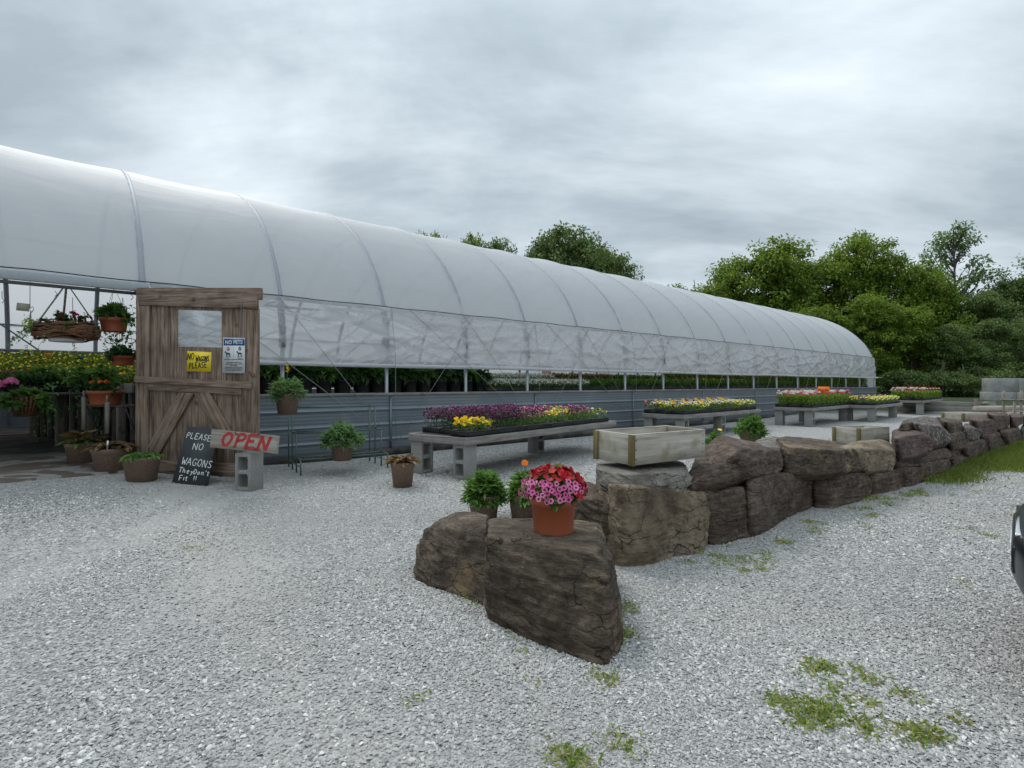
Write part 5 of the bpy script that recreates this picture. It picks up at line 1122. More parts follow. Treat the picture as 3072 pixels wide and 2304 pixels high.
for a in [(2085, 838, 36, 's', 'thin half bare tree just right of where the roof ridge dips', None, 1.3), (2200, 800, 38, 'a', 'leafy tree whose top shows left of the broadest crown', gT, 1.), (2325, 742, 37, 'b', 'broad bright green tree with the widest dome above the greenhouse', gT, 1.05),
          (2440, 795, 38, 'c', 'green tree in the dip between the dome and the highest peak', gT, 1.), (2565, 735, 37, 'a', 'highest bright green tree of the leafy row', gT, .85), (2650, 795, 36, 'b', 'green tree right of the highest leafy peak', gT, .95),
          (2140, 870, 37, 'c', 'lower green tree between the half bare tree and the dome', gT, 1.), (2750, 800, 36, 'c', 'green tree left of the tall thin poplar', gT, .9), (2820, 855, 34, 'a', 'lower green tree at the foot of the poplar', gT, .9), (2862, 697, 37, 'p', 'tall airy poplar standing clear above the other trees', None, .95),
          (2955, 900, 33, 'd', 'dark tree right of the poplar', None, 1.), (3050, 862, 35, 'd', 'dark tree near the right edge, behind the concrete blocks', None, 1.), (3125, 770, 35, 'w', 'sparse dark tree cut by the right edge', None, 1.), (3230, 850, 34, 'd', 'dark tree beyond the right edge', None, 1.),
          (2470, 930, 31, 'b', 'nearer green tree right behind the greenhouse end', gT, 1.15), (2610, 905, 31, 'a', 'nearer bright green tree right of the greenhouse end', gT, 1.15), (2735, 930, 31, 'c', 'nearer green tree behind the red geranium bench', gT, 1.1),
          (2855, 990, 30, 'd', 'nearer dark tree behind the raised bed boards', None, 1.1), (2975, 975, 30, 'd', 'nearer dark tree left of the concrete blocks', None, 1.1), (3085, 960, 30, 'w', 'dark twiggy tree right behind the concrete blocks', None, 1.2), (3190, 940, 30, 'd', 'dark tree beyond the concrete blocks', None, 1.2),
          (2350, 960, 46, 'a', 'far green tree closing the gap under the dome', gT, 1.3), (2560, 930, 46, 'b', 'far green tree closing the gap under the peak', gT, 1.3), (2760, 960, 46, 'c', 'far green tree behind the poplar', gT, 1.3), (2950, 985, 46, 'd', 'far dark tree filling the gap right of the poplar', None, 1.3), (3140, 960, 46, 'd', 'far dark tree at the right edge', None, 1.3),
          (1725, 705, 43, 'k', 'tall dark pointed tree rising over the greenhouse roof', None, .85), (1640, 745, 44, 'd', 'dark tree touching the left of the pointed one', None, .6), (1850, 800, 43, 'd', 'dark tree stepping down right of the pointed one', None, .7), (1790, 760, 45, 'k', 'second dark pointed tree, close behind the tall one', None, .9),
          (1305, 725, 42, 'b', 'leafy tree top just above the roof, leftmost', None, .55), (1415, 722, 42, 'c', 'leafy tree top above the roof, second from the left', None, .5), (1508, 740, 42, 'k', 'small dark tree tip above the roof, alone', None, .55)]:
    tree(*a)
lab_u = ['dark shrub under the trees behind the red geraniums', 'dark shrub behind the raised bed board', 'dark shrub left of the concrete blocks', 'dark shrub close to the greenhouse corner', 'dark shrub behind the wooden boards, low and wide', 'dark shrub directly behind the concrete blocks', 'dark shrub right behind the grey log']
for i, (px_, ty, Y) in enumerate([(2790, 1120, 28.5), (2860, 1115, 28), (2945, 1105, 28.5), (2690, 1110, 28.8), (2900, 1130, 27.5), (3050, 1085, 29), (3000, 1110, 27.8)]): tree(px_, ty, Y, 'u', lab_u[i], 'dark shrubs at the wood edge', 1.3, 3.)
mbk = MB()
for px_ in np.arange(2660, 3200, 17):                              # the wood further back reads as one dark mass
    Y = 50 + rng.random() * 3; X = (px_ - CX) / F * Y; h = 5.5 + rng.random() * 2.2
    n = 420; v = rng.normal(0, 1, (n, 3)) * [1., .6, .0]; v[:, 2] = rng.random(n) * h
    leafset(mbk, v + [X, Y, .3], rng.normal(0, 1, (n, 3)), .5, .34, 0, shape='diamond')
for px_ in np.arange(1900, 2660, 17):
    Y = 50 + rng.random() * 3; X = (px_ - CX) / F * Y; h = 5. + rng.random() * 2.2
    n = 300; v = rng.normal(0, 1, (n, 3)) * [1., .6, .0]; v[:, 2] = rng.random(n) * h
    leafset(mbk, v + [X, Y, .3], rng.normal(0, 1, (n, 3)), .5, .34, 0, shape='diamond')
o = mbk.build('woodland', M['t_dark']); tag(o, 'dark wood behind the trees reading as one mass', 'woodland', kind='stuff')
# thin bare stems at the wood edge
for i, px_ in enumerate([2735, 2812, 2826, 2893, 2948]):
    Y = 27 + (i * 37 % 10) * .12; X = (px_ - CX) / F * Y; g = gz(X, Y); mb = MB(); ln = 1.0 + (i * 29 % 10) * .06; tl = ((i * 53) % 11 - 5) * .07
    mb.tube([(0, 0, -.1), (tl * .3, 0, ln * .4), (tl * .8, .05, ln * .8), (tl * 1.4, .1, ln * 1.2)], [.035, .03, .022, .012], 6)
    o = mb.build('sapling', M['bark'], loc=(X, Y, g), smooth=True); tag(o, 'thin bare leaning sapling stem at the dark edge of the wood', 'sapling', 'bare stems along the wood edge')
# ------------------------------------------------------------------ far yard things
def slabthing(name, a, b, wdt, h_, m, label, cat, zb=0.):
    a, b = Vector(a), Vector(b); d = b - a; t = MB(); t.box((d.length / 2, 0, h_ / 2), (d.length, wdt, h_)); o = t.build(name, m, bevel=.006); o.location = (a.x, a.y, a.z); o.rotation_euler = (0, -math.atan2(d.z, math.hypot(d.x, d.y)), math.atan2(d.y, d.x)); return tag(o, label, cat)
def gpt(px_, Y, dz=0.): X = (px_ - CX) / F * Y; return Vector((X, Y, gz(X, Y) + dz))
def zat(py, Y): return H - (py - CY) / F * Y
a = gpt(2690, 19.6); b = gpt(2924, 17.4); t = thing('raised_bed', a, 'long low raised bed of weathered boards behind the farthest bench', 'raised bed'); d = b - a
a_ = math.atan2(d.y, d.x); t.rotation_euler = (0, 0, a_)
for z in (.08, .245): mb = MB(); mb.box((d.length / 2, 0, z + .05), (d.length, .04, .155 if z < .2 else .15)); mb.build('board', M['bench'], t, bevel=.004)
mb = MB(); mb.box((d.length + .03, 0, .23), (.07, .07, .50)); mb.build('corner_post', M['wood_light'], t, bevel=.004)
mb = MB(); mb.box((d.length + .02, .62, .2), (.04, 1.1, .34)); mb.build('end_board', M['benchy'], t, bevel=.004)
Y = 16.6; a = P(2926, 1229, Y); b = P(3085, 1228, Y); mb = MB(); n_ = 9; mb.tube([a + (b - a) * (i / 8) - a for i in range(9)], [.118 + .004 * math.sin(i * 2) for i in range(9)], 20)
o = mb.build('log', M['log'], loc=a, smooth=True); tag(o, 'pale barkless log lying behind the top of the boulder wall', 'log')
for k, (pa, pb, py, Y2, lab) in enumerate([(2870, 3100, 1247, 16.2, 'lower pale log under the barkless one'), ]):
    a = P(pa, py, Y2); b = P(pb, py - 1, Y2 + .3); mb = MB(); mb.tube([(b - a) * (i / 8) for i in range(9)], .10, 16); o = mb.build('log', M['log'], loc=a, smooth=True); tag(o, lab, 'log')
rock([P(2942, 1215, 17.2), P(2972, 1215, 17.2), P(2948, 1206, 17.3), P(2965, 1204, 17.3), P(2955, 1210, 17.0), P(2944, 1212, 17.6), P(2970, 1212, 17.6)], M['r_grey'], 'small pale stones heaped on the end of the barkless log', res=4, name='stone')
def big_block(X, Y, z, label, rz=.12):
    mb = MB(); mb.box((.61, .3, .305), (1.215, .6, .605)); o = mb.build('concrete_block', M['conc'], bevel=.02); o.location = (X, Y, z); o.rotation_euler = (0, 0, rz); return tag(o, label, 'concrete block', 'big concrete blocks behind the wall')
Yc = 24.; g = .14
for k, lab in enumerate(['bottom left big concrete block, below the stack', 'bottom big concrete block second from the left', 'bottom big concrete block at the right edge']): big_block((2978 - CX) / F * Yc + k * 1.23, Yc + k * .15, g, lab)
for k, lab in enumerate(['top left big concrete block of the stack', 'top big concrete block cut by the right edge']): big_block((2985 - CX) / F * Yc + k * 1.23, Yc + .02 + k * .15, g + .61, lab)
# weathered garden chair frame
Y = 15.; c0 = P(3036, 1238, Y); t = thing('garden_chair', (c0.x, c0.y, gz(c0.x, c0.y)), 'weathered grey wooden garden chair standing behind the boulder wall', 'chair', rz=R(-14)); zg = gz(c0.x, c0.y)
def chz(py): return zat(py, Y) - zg
for x, nm in ((-.19, 'back_post'), (.22, 'back_post')):
    mb = MB(); mb.bar((x, .0, 0), (x, .02, chz(1197)), .05, .035, up=(0, 1, 0)); mb.bar((x, .02, chz(1199)), (x + .07, .12, chz(1172)), .06, .03, up=(0, 1, 0)); mb.build(nm, M['wood_light'], t, bevel=.003)
    mb = MB(); mb.bar((x, -.45, 0), (x, -.45, chz(1200)), .05, .035, up=(0, 1, 0)); mb.build('leg', M['wood_light'], t); mb = MB(); mb.bar((x, -.5, chz(1198)), (x, .08, chz(1199)), .09, .02); mb.build('armrest', M['wood_light'], t)
mb = MB(); mb.bar((-.24, .0, chz(1197)), (.30, .0, chz(1203)), .03, .05); mb.build('back_rail', M['wood_light'], t)
mb = MB(); mb.box((.015, -.22, .34), (.42, .45, .02)); mb.build('seat', M['wood_light'], t, bevel=.004)
# drip hoses on the gravel behind the benches
M['hose'] = plain('black_hose', (.015, .015, .016), .5)
for k, (a, b, lab) in enumerate([((1960, 1270), (2330, 1232), 'black drip hose under the mixed pansy bench'), ((1980, 1275), (2310, 1240), 'second black drip hose, a little nearer the pansy bench'), ((2330, 1250), (2560, 1222), 'black drip hose behind the third bench')]):
    A_ = G(*a); B_ = G(*b); mb = MB(); mb.tube([(B_ - A_) * (i / 14) + Vector((.08 * math.sin(i * 1.3 + k), .10 * math.sin(i * .9 + k), .02)) for i in range(15)], .012, 6); o = mb.build('hose', M['hose'], loc=A_, smooth=True); tag(o, lab, 'hose')
# ------------------------------------------------------------------ lawn and weeds
M['grassg'] = noisy('lawn_ground', (.05, .08, .015), (.13, .16, .035), 9, .95, .6, .02)
M['grass'] = leafm('grass_blade', [(.04, .065, .010), (.075, .11, .018), (.15, .17, .05)], trans=.3, per=1.2)
M['weed'] = leafm('dry_weed', [(.06, .11, .015), (.11, .16, .03), (.22, .20, .08)], trans=.3, per=3)
LW_ = [G(*q) for q in ((2800, 1446), (2852, 1424), (2930, 1380), (3026, 1340), (3072, 1326), (3300, 1296), (3500, 1296), (3500, 1440), (3200, 1420), (3072, 1413), (2990, 1408), (2925, 1404), (2880, 1414), (2840, 1434))]
q_ = []
for a, b in zip(LW_, LW_[1:] + LW_[:1]):
    for k in range(24): q_.append(a.lerp(b, k / 24) + Vector((rng.normal(0, .045), rng.normal(0, .045), 0)))
LW_ = q_
def inpoly(x, y, poly):
    c = False; j = len(poly) - 1
    for i in range(len(poly)):
        if (poly[i].y > y) != (poly[j].y > y) and x < (poly[j].x - poly[i].x) * (y - poly[i].y) / (poly[j].y - poly[i].y) + poly[i].x: c = not c
        j = i
    return c
mb = MB(); mb.add([(p.x, p.y, gz(p.x, p.y) + .012) for p in LW_[::24]], [tuple(range(len(LW_[::24])))]); o = mb.build('lawn_ground', M['grassg']); o['kind'] = 'structure'
def blades(pts, hgt, name, m, label, wd=.008):
    pts = np.array(pts); n = len(pts); D = rng.normal(0, .38, (n, 3)); D[:, 2] = 1
    mb = MB(); leafset(mb, pts, D, hgt * (.5 + .9 * rng.random(n)), wd, 0, up=rng.normal(0, 1, (n, 3)), shape='diamond', fold=0, droop=.35); o = mb.build(name, m); return tag(o, label, 'grass', kind='stuff')
x0, x1 = min(p.x for p in LW_), max(p.x for p in LW_); y0, y1 = min(p.y for p in LW_), max(p.y for p in LW_); pts = []
while len(pts) < 60000:
    x, y = x0 + (x1 - x0) * rng.random(), y0 + (y1 - y0) * rng.random()
    if x < y * 1.05 and inpoly(x, y, LW_): pts.append((x, y, gz(x, y) + .01))
for _ in range(9000):
    a = LW_[int(rng.integers(0, len(LW_)))]; p = a + Vector((rng.normal(0, .14), rng.normal(0, .14), 0)); pts.append((p.x, p.y, gz(p.x, p.y) + .008))
blades(pts, .05, 'grass', M['grass'], 'green lawn patch between the boulder wall and the gravel at right', .012)
pts = []
WDS = [(2480, 2010, 60, 14, 900), (2590, 2035, 32, 14, 400), (2500, 2075, 22, 8, 200), (2370, 2105, 60, 14, 500), (2450, 2130, 60, 24, 1200), (2440, 2165, 55, 22, 1100), (2580, 2110, 40, 16, 300), (2730, 2095, 28, 12, 260), (2600, 2185, 40, 22, 400), (2780, 2215, 45, 18, 1000), (2870, 2170, 20, 8, 160),
       (1900, 2230, 55, 22, 320), (1720, 2285, 60, 18, 900), (1235, 2110, 22, 8, 90), (560, 1640, 50, 8, 110), (1830, 2040, 50, 20, 350), (1870, 1900, 26, 50, 500), (1885, 1810, 25, 60, 500), (1560, 1960, 10, 6, 40), (1440, 1815, 30, 12, 150), (1530, 1905, 12, 6, 40),
       (2130, 1680, 80, 26, 900), (2230, 1660, 80, 30, 700), (2330, 1620, 60, 20, 500), (2200, 1710, 90, 18, 400), (2430, 1560, 60, 14, 500), (2640, 1500, 90, 14, 2400), (2740, 1480, 70, 12, 2000), (2560, 1530, 60, 10, 700), (2617, 1545, 24, 8, 300), (2480, 1585, 50, 14, 350), (2600, 1582, 24, 8, 150), (2880, 1590, 24, 8, 120), (2950, 1608, 26, 7, 220), (3030, 1520, 18, 5, 80), (3020, 1545, 18, 5, 80),
       (1170, 1440, 30, 12, 60), (1370, 1445, 30, 10, 160), (850, 1410, 10, 6, 60), (810, 1405, 8, 6, 40), (2720, 1370, 10, 8, 50), (2480, 1320, 14, 6, 60), (1580, 2060, 12, 5, 40), (2890, 1750, 20, 7, 90), (2960, 1470, 60, 12, 150), (2850, 1490, 18, 6, 90)]
for cx_, cy_, rx, ry, n in WDS:
    n = int(n * .16); k_ = max(2, n // 22)
    cs = [(cx_ + rng.normal(0, rx * .5), cy_ + rng.normal(0, ry * .5)) for _ in range(k_)]
    for i in range(n):
        a, b = cs[i % k_]; q = G(a, b) if i < k_ else CS[i % k_]
        if i == 0: CS = []
        if i < k_: CS.append(q)
        p = q + Vector((rng.normal(0, .028), rng.normal(0, .028), 0)); pts.append((p.x, p.y, p.z + .006))
pts = np.array(pts); n = len(pts); D = rng.normal(0, .8, (n, 3)); D[:, 2] = .28
mb = MB(); leafset(mb, pts, D, .024 * (.5 + .9 * rng.random(n)), .008, 0, up=rng.normal(0, 1, (n, 3)), shape='diamond', fold=.1, droop=.3); o = mb.build('weeds', M['weed']); tag(o, 'low green weeds sprouting in patches through the gravel', 'weeds', kind='stuff')
# leafy seedlings at the foot of the metal wall
for k, (px_, py, lab) in enumerate([(921, 1378, 'slim weed at the foot of the wall behind the wire stand'), (1095, 1368, 'broad leafed weed at the wall right of the wire stand'), (1128, 1362, 'larger broad leafed weed against the metal wall')]):
    q = G(px_, py); t = thing('weed_plant', q, lab, 'weed'); rosette(16, .10, .05, 'leaf', 1., 1.)(t, .08, .02)
# ------------------------------------------------------------------ inside the greenhouse: staging along the open side
gi = 'staging tables inside the greenhouse along the open side'
def gth(name, t_, y, z, label, cat, group=None, rz=0.): p = Wp(t_, N0 + y); return thing(name, (p.x, p.y, z), label, cat, group, GA + rz)
k = 0
for a in np.arange(-1.1, 26, 3.05):
    t = gth('staging_table', a, .12, lg(a), 'wooden staging table behind the metal wall, seen through the open side', 'table', gi); zt = .93 - lg(a)
    mb = MB(); mb.box((1.5, .55, zt), (3.0, 1.1, .03)); mb.build('tabletop', M['bench'], t); mb = MB(); mb.box((1.5, 1.45, zt + .12), (3.0, .65, .03)); mb.build('raised_shelf', M['bench'], t)
    for x in (.05, 2.95):
        for y in (.04, 1.06): mb = MB(); mb.bar((x, y, -.05), (x, y, zt), .06, .06, up=(0, 1, 0)); mb.build('leg', M['bench'], t)
bp = pot_mesh('black', .125, .23).mesh('pot', M['black'], True)
bl = []
for s_ in range(3):
    mb = MB(); n = 60; v = sph(n); v[:, 2] *= .8; leafset(mb, v * .09 + [0, 0, .27], v + rng.normal(0, .3, (n, 3)) + [0, 0, -.1], .17, .10, 0, droop=.6); bl.append(mb.mesh('foliage', M[('leafd', 'leaf', 'leafd')[s_]]))
for i, t_ in enumerate(np.arange(-1.0, 4.0, .29)):
    for j, y in enumerate((.36, .78, 1.35)):
        z = .945 + (.12 if j == 2 else 0); q = Wp(t_ + rng.normal(0, .02) + j * .12, N0 + y)
        t = thing('potted_plant', (q.x, q.y, z), 'big leaved dark plant in a black pot behind the metal wall', 'potted plant', 'black pots with big leaved plants inside the greenhouse', rng.random() * 6)
        for nm, me in (('pot', bp), ('foliage', bl[(i + j) % 3])): o = bpy.data.objects.new(nm, me); C.objects.link(o); o.parent = t
gk = 'flower trays seen through the open side of the greenhouse'
for t_ in np.arange(4.25, 25.8, .575):
    for j, y in enumerate((.30, .62, .94, 1.36)):
        if j == 2 and t_ > 14: continue
        if t_ < 6.7: kd = 'whiteall'
        elif t_ < 9.3: kd = ('greenall', 'greenall', 'greenall', 'redall')[j]
        elif t_ < 11.5: kd = ('greenall', 'orangeall', 'orangeall', 'greenall')[j]
        elif t_ < 15: kd = ('greenall', 'orangeyel', 'greenall', 'gerwhite')[j]
        elif t_ < 18: kd = ('greenall', 'gerwhite', 'gerwhite', 'gerpink')[j]
        else: kd = ('gerred', 'redall', 'gerred', 'gerpink')[j]
        q = Wp(t_, N0 + y); nm_ = {'whiteall': 'white', 'greenall': 'leafy green', 'redall': 'red', 'orangeall': 'orange', 'orangeyel': 'yellow and orange', 'gerwhite': 'white and pink', 'gerpink': 'pink', 'gerred': 'deep red'}[kd]
        z = .947 + (.14 if j == 3 else 0)
        o = tray((q.x, q.y, z), GA, kd, f'tray of {nm_} bedding plants on the staging inside the open side', f'{nm_} trays inside the greenhouse')
        o.scale = (1, 1, 1.5)
for k, (px_, py, Y, m, lab) in enumerate([(1562, 1128, 13.2, 'sign_pink', 'pink price card left of the white flowers'), (1640, 1122, 14., 'sign_pink', 'pink price card above the white flowers'), (2005, 1145, 17., 'sign_pink', 'pink price card among the orange flowers'), (2434, 1146, 24.5, 'sign_pink', 'pink price card near the far end of the greenhouse'), (2513, 1150, 26.5, 'sign_pink', 'pale pink price card, farthest one inside'), (1815, 1128, 16., 'sign_white', 'white price card above the green trays')]):
    mb = MB(); mb.box((0, 0, .0), (.26, .004, .16)); mb.box((0, .006, -.2), (.015, .004, .3)); o = mb.build('price_card', M[m]); o.location = P(px_, py, Y); o.rotation_euler = (0, 0, R(20)); tag(o, lab, 'sign')
# ------------------------------------------------------------------ inside the doorway, left
t = thing('staging_table', P(400, 1176, 7.6) * 1, 'weathered wooden staging with rail and pickets inside the doorway', 'table'); A_ = P(400, 1162, 7.7); B_ = P(-60, 1162, 10.2); A_.z = B_.z = .12; t.location = A_; d = B_ - A_; t.rotation_euler = (0, 0, math.atan2(d.y, d.x)); LL_ = d.length
mb = MB(); mb.box((LL_ / 2, 0, .92), (LL_, .04, .14)); mb.build('front_rail', M['bench'], t, bevel=.004)
mb = MB(); mb.box((LL_ / 2, -1.2, .97), (LL_, 2.3, .03)); mb.build('tabletop', M['bench'], t)
for x in (.25, 1.15, 2.1, 3.0, LL_ - .2):
    mb = MB(); mb.bar((x, .045, -.02), (x, .045, .99), .085, .085, up=(0, 1, 0)); mb.build('leg', M['wood_light'], t, bevel=.004)
for i in range(15):
    mb = MB(); mb.bar((.15 + i * .27, -.35, -.02), (.15 + i * .27 + rng.normal(0, .01), -.35, .85), .02, .09, up=(0, 1, 0)); mb.build('picket', M['wood_light'], t)
for i in range(3):
    mb = MB(); mb.box((.9 + i * 1.2, -.95, .3), (.5, .4, .5)); mb.build('crate', M['black'], t)
gy = 'trays of bedding plants on the tiers inside the doorway'
names_ = {'lime': 'lime green leafy', 'allyel': 'lemon yellow', 'orangeyel': 'golden yellow', 'bronze': 'bronze leaved', 'darkleaf': 'dark leaved', 'gerred': 'red'}
for j in range(7):
    yy_ = 3.0 + j * .62; z = .98 + j * .085
    st_ = gth('plant_tier', -7.2, yy_, .10, f'stepped plank tier inside the doorway, row {["nearest", "second", "third", "fourth", "fifth", "sixth", "last"][j]} from the front', 'shelf'); mb = MB(); mb.box((4.4, 0, z - .12), (8.8, .5, .03)); mb.build('plank', M['bench'], st_); mb = MB()
    for x in (.1, 3, 6, 8.7): mb = MB(); mb.bar((x, 0, 0), (x, 0, z - .13), .07, .07, up=(0, 1, 0)); mb.build('leg', M['bench'], st_)
    for t_ in np.arange(-6.9 + (j * .37) % .55, 1.4, .575):
        u = (t_ + 6.9) / 8.3; kd = 'darkleaf' if j == 0 and u < .6 else 'bronze' if j == 1 and u < .65 else 'lime' if u < .42 and j > 2 else 'allyel' if u < .72 else 'orangeyel'
        if j == 0 and u >= .6: kd = 'orangeyel'
        q = Wp(t_ + rng.normal(0, .01), N0 + yy_); o = tray((q.x, q.y, z), GA, kd, f'tray of {names_[kd]} plants on the tiers inside the doorway', f'{names_[kd]} trays inside the doorway'); o.scale = (1.05, 1.5, 1.25 + .25 * rng.random())
# dark leafy pots hanging over the rail
for k, (px_, py, Y, lab) in enumerate([(150, 1140, 8.4, 'leafy green plant in a black pot on the rail inside the doorway'), (215, 1150, 8.1, 'second leafy plant in a black pot on the rail, right of the first'), (290, 1140, 7.9, 'dark leafy plant in a black pot behind the marigolds')]):
    q = P(px_, 1162, Y); q.z = 1.05
    t = thing('potted_plant', (q.x, q.y, 1.10), lab, 'potted plant'); o = bpy.data.objects.new('pot', bp); C.objects.link(o); o.parent = t; o.scale = (.8, .8, .6)
    bush(260, .30, .24, .10, .065, .1, lo=-.35).build('foliage', [M['leaf'], M['stem']], t)
# trailing ivy
def trail(t, n, lng, rad, m='leaf', z0=0., LL=.04):
    mb = MB()
    for i in range(n):
        a = rng.random() * 6.28; r0 = rad * (.85 + .3 * rng.random()); l = lng * (.4 + .7 * rng.random()); pts = [(r0 * math.cos(a) * (1 + .1 * s), r0 * math.sin(a) * (1 + .1 * s) + .02 * math.sin(s * 4 + i), z0 - l * s / 5) for s in range(6)]
        mb.tube(pts, .0018, 3, 1, cap=False); P_ = np.array(pts); m_ = 16; u = rng.random(m_) * 4.99; ii = u.astype(int); B_ = P_[ii] + (P_[ii + 1] - P_[ii]) * (u - ii)[:, None]
        leafset(mb, B_, rng.normal(0, 1, (m_, 3)) + [0, 0, -.3], LL, LL * .7, 0, droop=.2)
    mb.build('trailing_stems', [M[m], M['stem']], t)
q = P(205, 1170, 7.9); t = thing('ivy_plant', (q.x, q.y, 1.12), 'grey green ivy trailing over the wooden rail inside the doorway', 'plant'); trail(t, 26, .75, .26, 'leaf2', 0, .055); bush(220, .3, .16, .07, .05, 0, lo=-.4).build('foliage', [M['leaf2'], M['stem']], t)
# pink geranium basket at the left edge
q = P(75, 1182, 7.3); t = thing('flower_basket', (q.x, q.y, .66), 'slatted basket of leafy geraniums with pink blooms at the left edge', 'basket', rz=.4)
mb = MB()
for i in range(22): a = 6.283 * i / 22; mb.bar((.11 * math.cos(a), .11 * math.sin(a), .0), (.19 * math.cos(a), .19 * math.sin(a), .27), .030, .010, up=(math.cos(a), math.sin(a), 0))
mb.build('slats', M['twig'], t)
mb = MB(); mb.lathe([(.10, .005), (.11, 0), (.17, .22), (.15, .23), (.05, .23)], 24); mb.build('liner', M['soil'], t)
bush(420, .36, .30, .09, .07, .22, lo=-.5).build('foliage', [M['leaf'], M['stem']], t)
for cx_, cz_ in ((-.20, .42), (-.06, .45)):
    mb = MB(); v = sph(90); flowerset(mb, v * .075 + [cx_, -.24, cz_], v, .028, 0, 5, .1, .6); mb.build('flower_head', M['p_pink'], t)
# marigold pot on a small dark slatted table
q = P(330, 1214, 7.05); ts_ = thing('slatted_table', (q.x, q.y, .12), 'small dark slatted table with iron legs inside the doorway', 'table', rz=R(-25)); tz = q.z - .12
for i in range(6): mb = MB(); mb.box((.10, -.17 + i * .068, tz - .01), (.95, .05, .018)); mb.build('slat', M['steel_dark'] if False else wood('dark_slat_wood', 'x', ((.03, .025, .022), (.07, .055, .05), (.12, .10, .09))) if i == 0 else bpy.data.materials['dark_slat_wood'], ts_)
for x in (-.32, .52):
    mb = MB(); mb.bar((x, -.16, 0), (x + .1, .17, tz - .02), .02, .012); mb.bar((x, .17, 0), (x + .1, -.16, tz - .02), .02, .012); mb.build('leg', M['black'], ts_)
t = potted('flower_pot', (q.x - .06, q.y, q.z), 'terra', .205, .185, 'wide terracotta bowl with orange marigolds on the slatted table', plant=green_bush(260, 1.0, .55, .07, .04, 'leafd'))
for k, (x, y) in enumerate(((-.10, -.10), (.02, -.12), (.07, -.06), (.10, -.12), (-.02, -.04))):
    mb = MB(); v = sph(26); flowerset(mb, v * .022 + [x, y, .29 + .01 * (k % 2)], v, .018, 0, 6, .1, .7); mb.build('flower_head', M['p_orange'], t)
# stakes
for px_, py0, py1, Y, lab in ((322, 1186, 1300, 6.6, 'pointed wooden stake standing in the middle doorway pot'), (252, 1172, 1290, 6.9, 'wooden stake behind the left doorway pot')):
    a = P(px_, py1, Y); b = P(px_, py0, Y); mb = MB(); mb.bar((0, 0, 0), (0, 0, b.z - a.z - .08), .045, .03, up=(0, 1, 0)); mb.bar((0, 0, b.z - a.z - .081), (0, 0, b.z - a.z), .02, .02, up=(0, 1, 0)); o = mb.build('stake', M['wood_light'], loc=a); tag(o, lab, 'stake')
# orange hose
a = G(-20, 1312); mb = MB(); b = G(215, 1298); mb.tube([(b - a) * (i / 10) + Vector((0, .05 * math.sin(i), .02)) for i in range(11)], .016, 8); o = mb.build('hose', M['p_orange'] if False else plain('orange_hose', (.45, .16, .02), .5), loc=a, smooth=True); tag(o, 'orange hose lying on the floor inside the doorway', 'hose')
# hanging wicker basket
q = P(200, 1000, 6.2); t = thing('hanging_basket', q, 'wide wicker basket of mixed foliage hanging in the doorway', 'hanging basket'); mb = MB(); r0 = .31
for i in range(26):
    f_ = i / 25; z = -.06 + .17 * f_; rr_ = r0 * (.80 + .20 * math.sin(math.pi * min(1, f_ * .9 + .12))); ph = rng.random() * 6.28
    mb.tube([(rr_ * (1 + .03 * math.sin(k * 1.9 + ph)) * math.cos(k / 40 * 6.283), rr_ * (1 + .03 * math.sin(k * 1.9 + ph)) * math.sin(k / 40 * 6.283), z + .022 * math.sin(k * .5 + ph) + .006 * math.sin(k * 1.7 + ph)) for k in range(41)], .0075, 5, cap=False)
mb.build('wicker', M['twig'], t, smooth=True)
mb = MB(); mb.lathe([(r0 * .2, -.07), (r0 * .7, -.06), (r0 * .88, .08), (r0 * .5, .09)], 30); mb.build('liner', M['soil'], t, smooth=True)
mb = MB(); mb.lathe([(.05, -.10), (.16, -.10), (.17, -.06), (.05, -.06)], 24); mb.build('drip_tray', M['white'], t, smooth=True)
bush(420, .36, .24, .06, .03, .07, lo=-.3).build('foliage', [M['leafd'], M['stem']], t)
mb = MB(); n = 300; a = rng.normal(2.9, .5, n); Pn = np.stack([np.cos(a) * .33, np.sin(a) * .33 - .03, .02 + .13 * rng.random(n)], 1) + rng.normal(0, .02, (n, 3)); leafset(mb, Pn, rng.normal(0, 1, (n, 3)) + [0, -.5, 0], .035, .02); mb.build('lime_foliage', M['leafy'], t)
trail(t, 12, .26, .33, 'leaf2', .05, .03)
mb = MB(); v = sph(26); flowerset(mb, v * [.2, .2, .14] + [.08, 0, .12], v, .026, 0, 5); mb.build('flowers', M['p_maroon'], t)
zt = 2.24 - q.z
for a in (.3, 2.4, 4.4): mb = MB(); mb.bar((.30 * math.cos(a), .30 * math.sin(a), .08), (.02 * math.cos(a), .02 * math.sin(a), zt), .022, .008); mb.build('strap', M['wood_light'], t)
# terracotta hanging pots
def hangpot(px_, py, Y, r_, h_, label, plant, top=2.3, trailn=0):
    q = P(px_, py, Y); t = thing('hanging_pot', q, label, 'hanging pot'); pot_mesh('t', r_, h_).build('pot', M['terra'], t, smooth=True); soil_mesh(r_, h_).build('soil', M['soil'], t); plant(t, r_, h_)
    for a in (.5, 2.6, 4.7): mb = MB(); mb.tube([(r_ * .95 * math.cos(a), r_ * .95 * math.sin(a), h_), (0, 0, top - q.z)], .0028, 4); mb.build('hanger', M['steel_dark'], t)
    if trailn: trail(t, trailn, .5, r_, 'leaf', h_, .04)
    return t
hangpot(342, 996, 6.6, .155, .17, 'terracotta pot of glossy green leaves hanging nearest the door', green_bush(420, 1.2, .9, .09, .04, 'leaf'))
t = hangpot(368, 1096, 7.4, .15, .13, 'low hanging terracotta pot with tall climbing vines by the door post', green_bush(300, 1.3, .8, .08, .05, 'leafd'))
mb = MB()
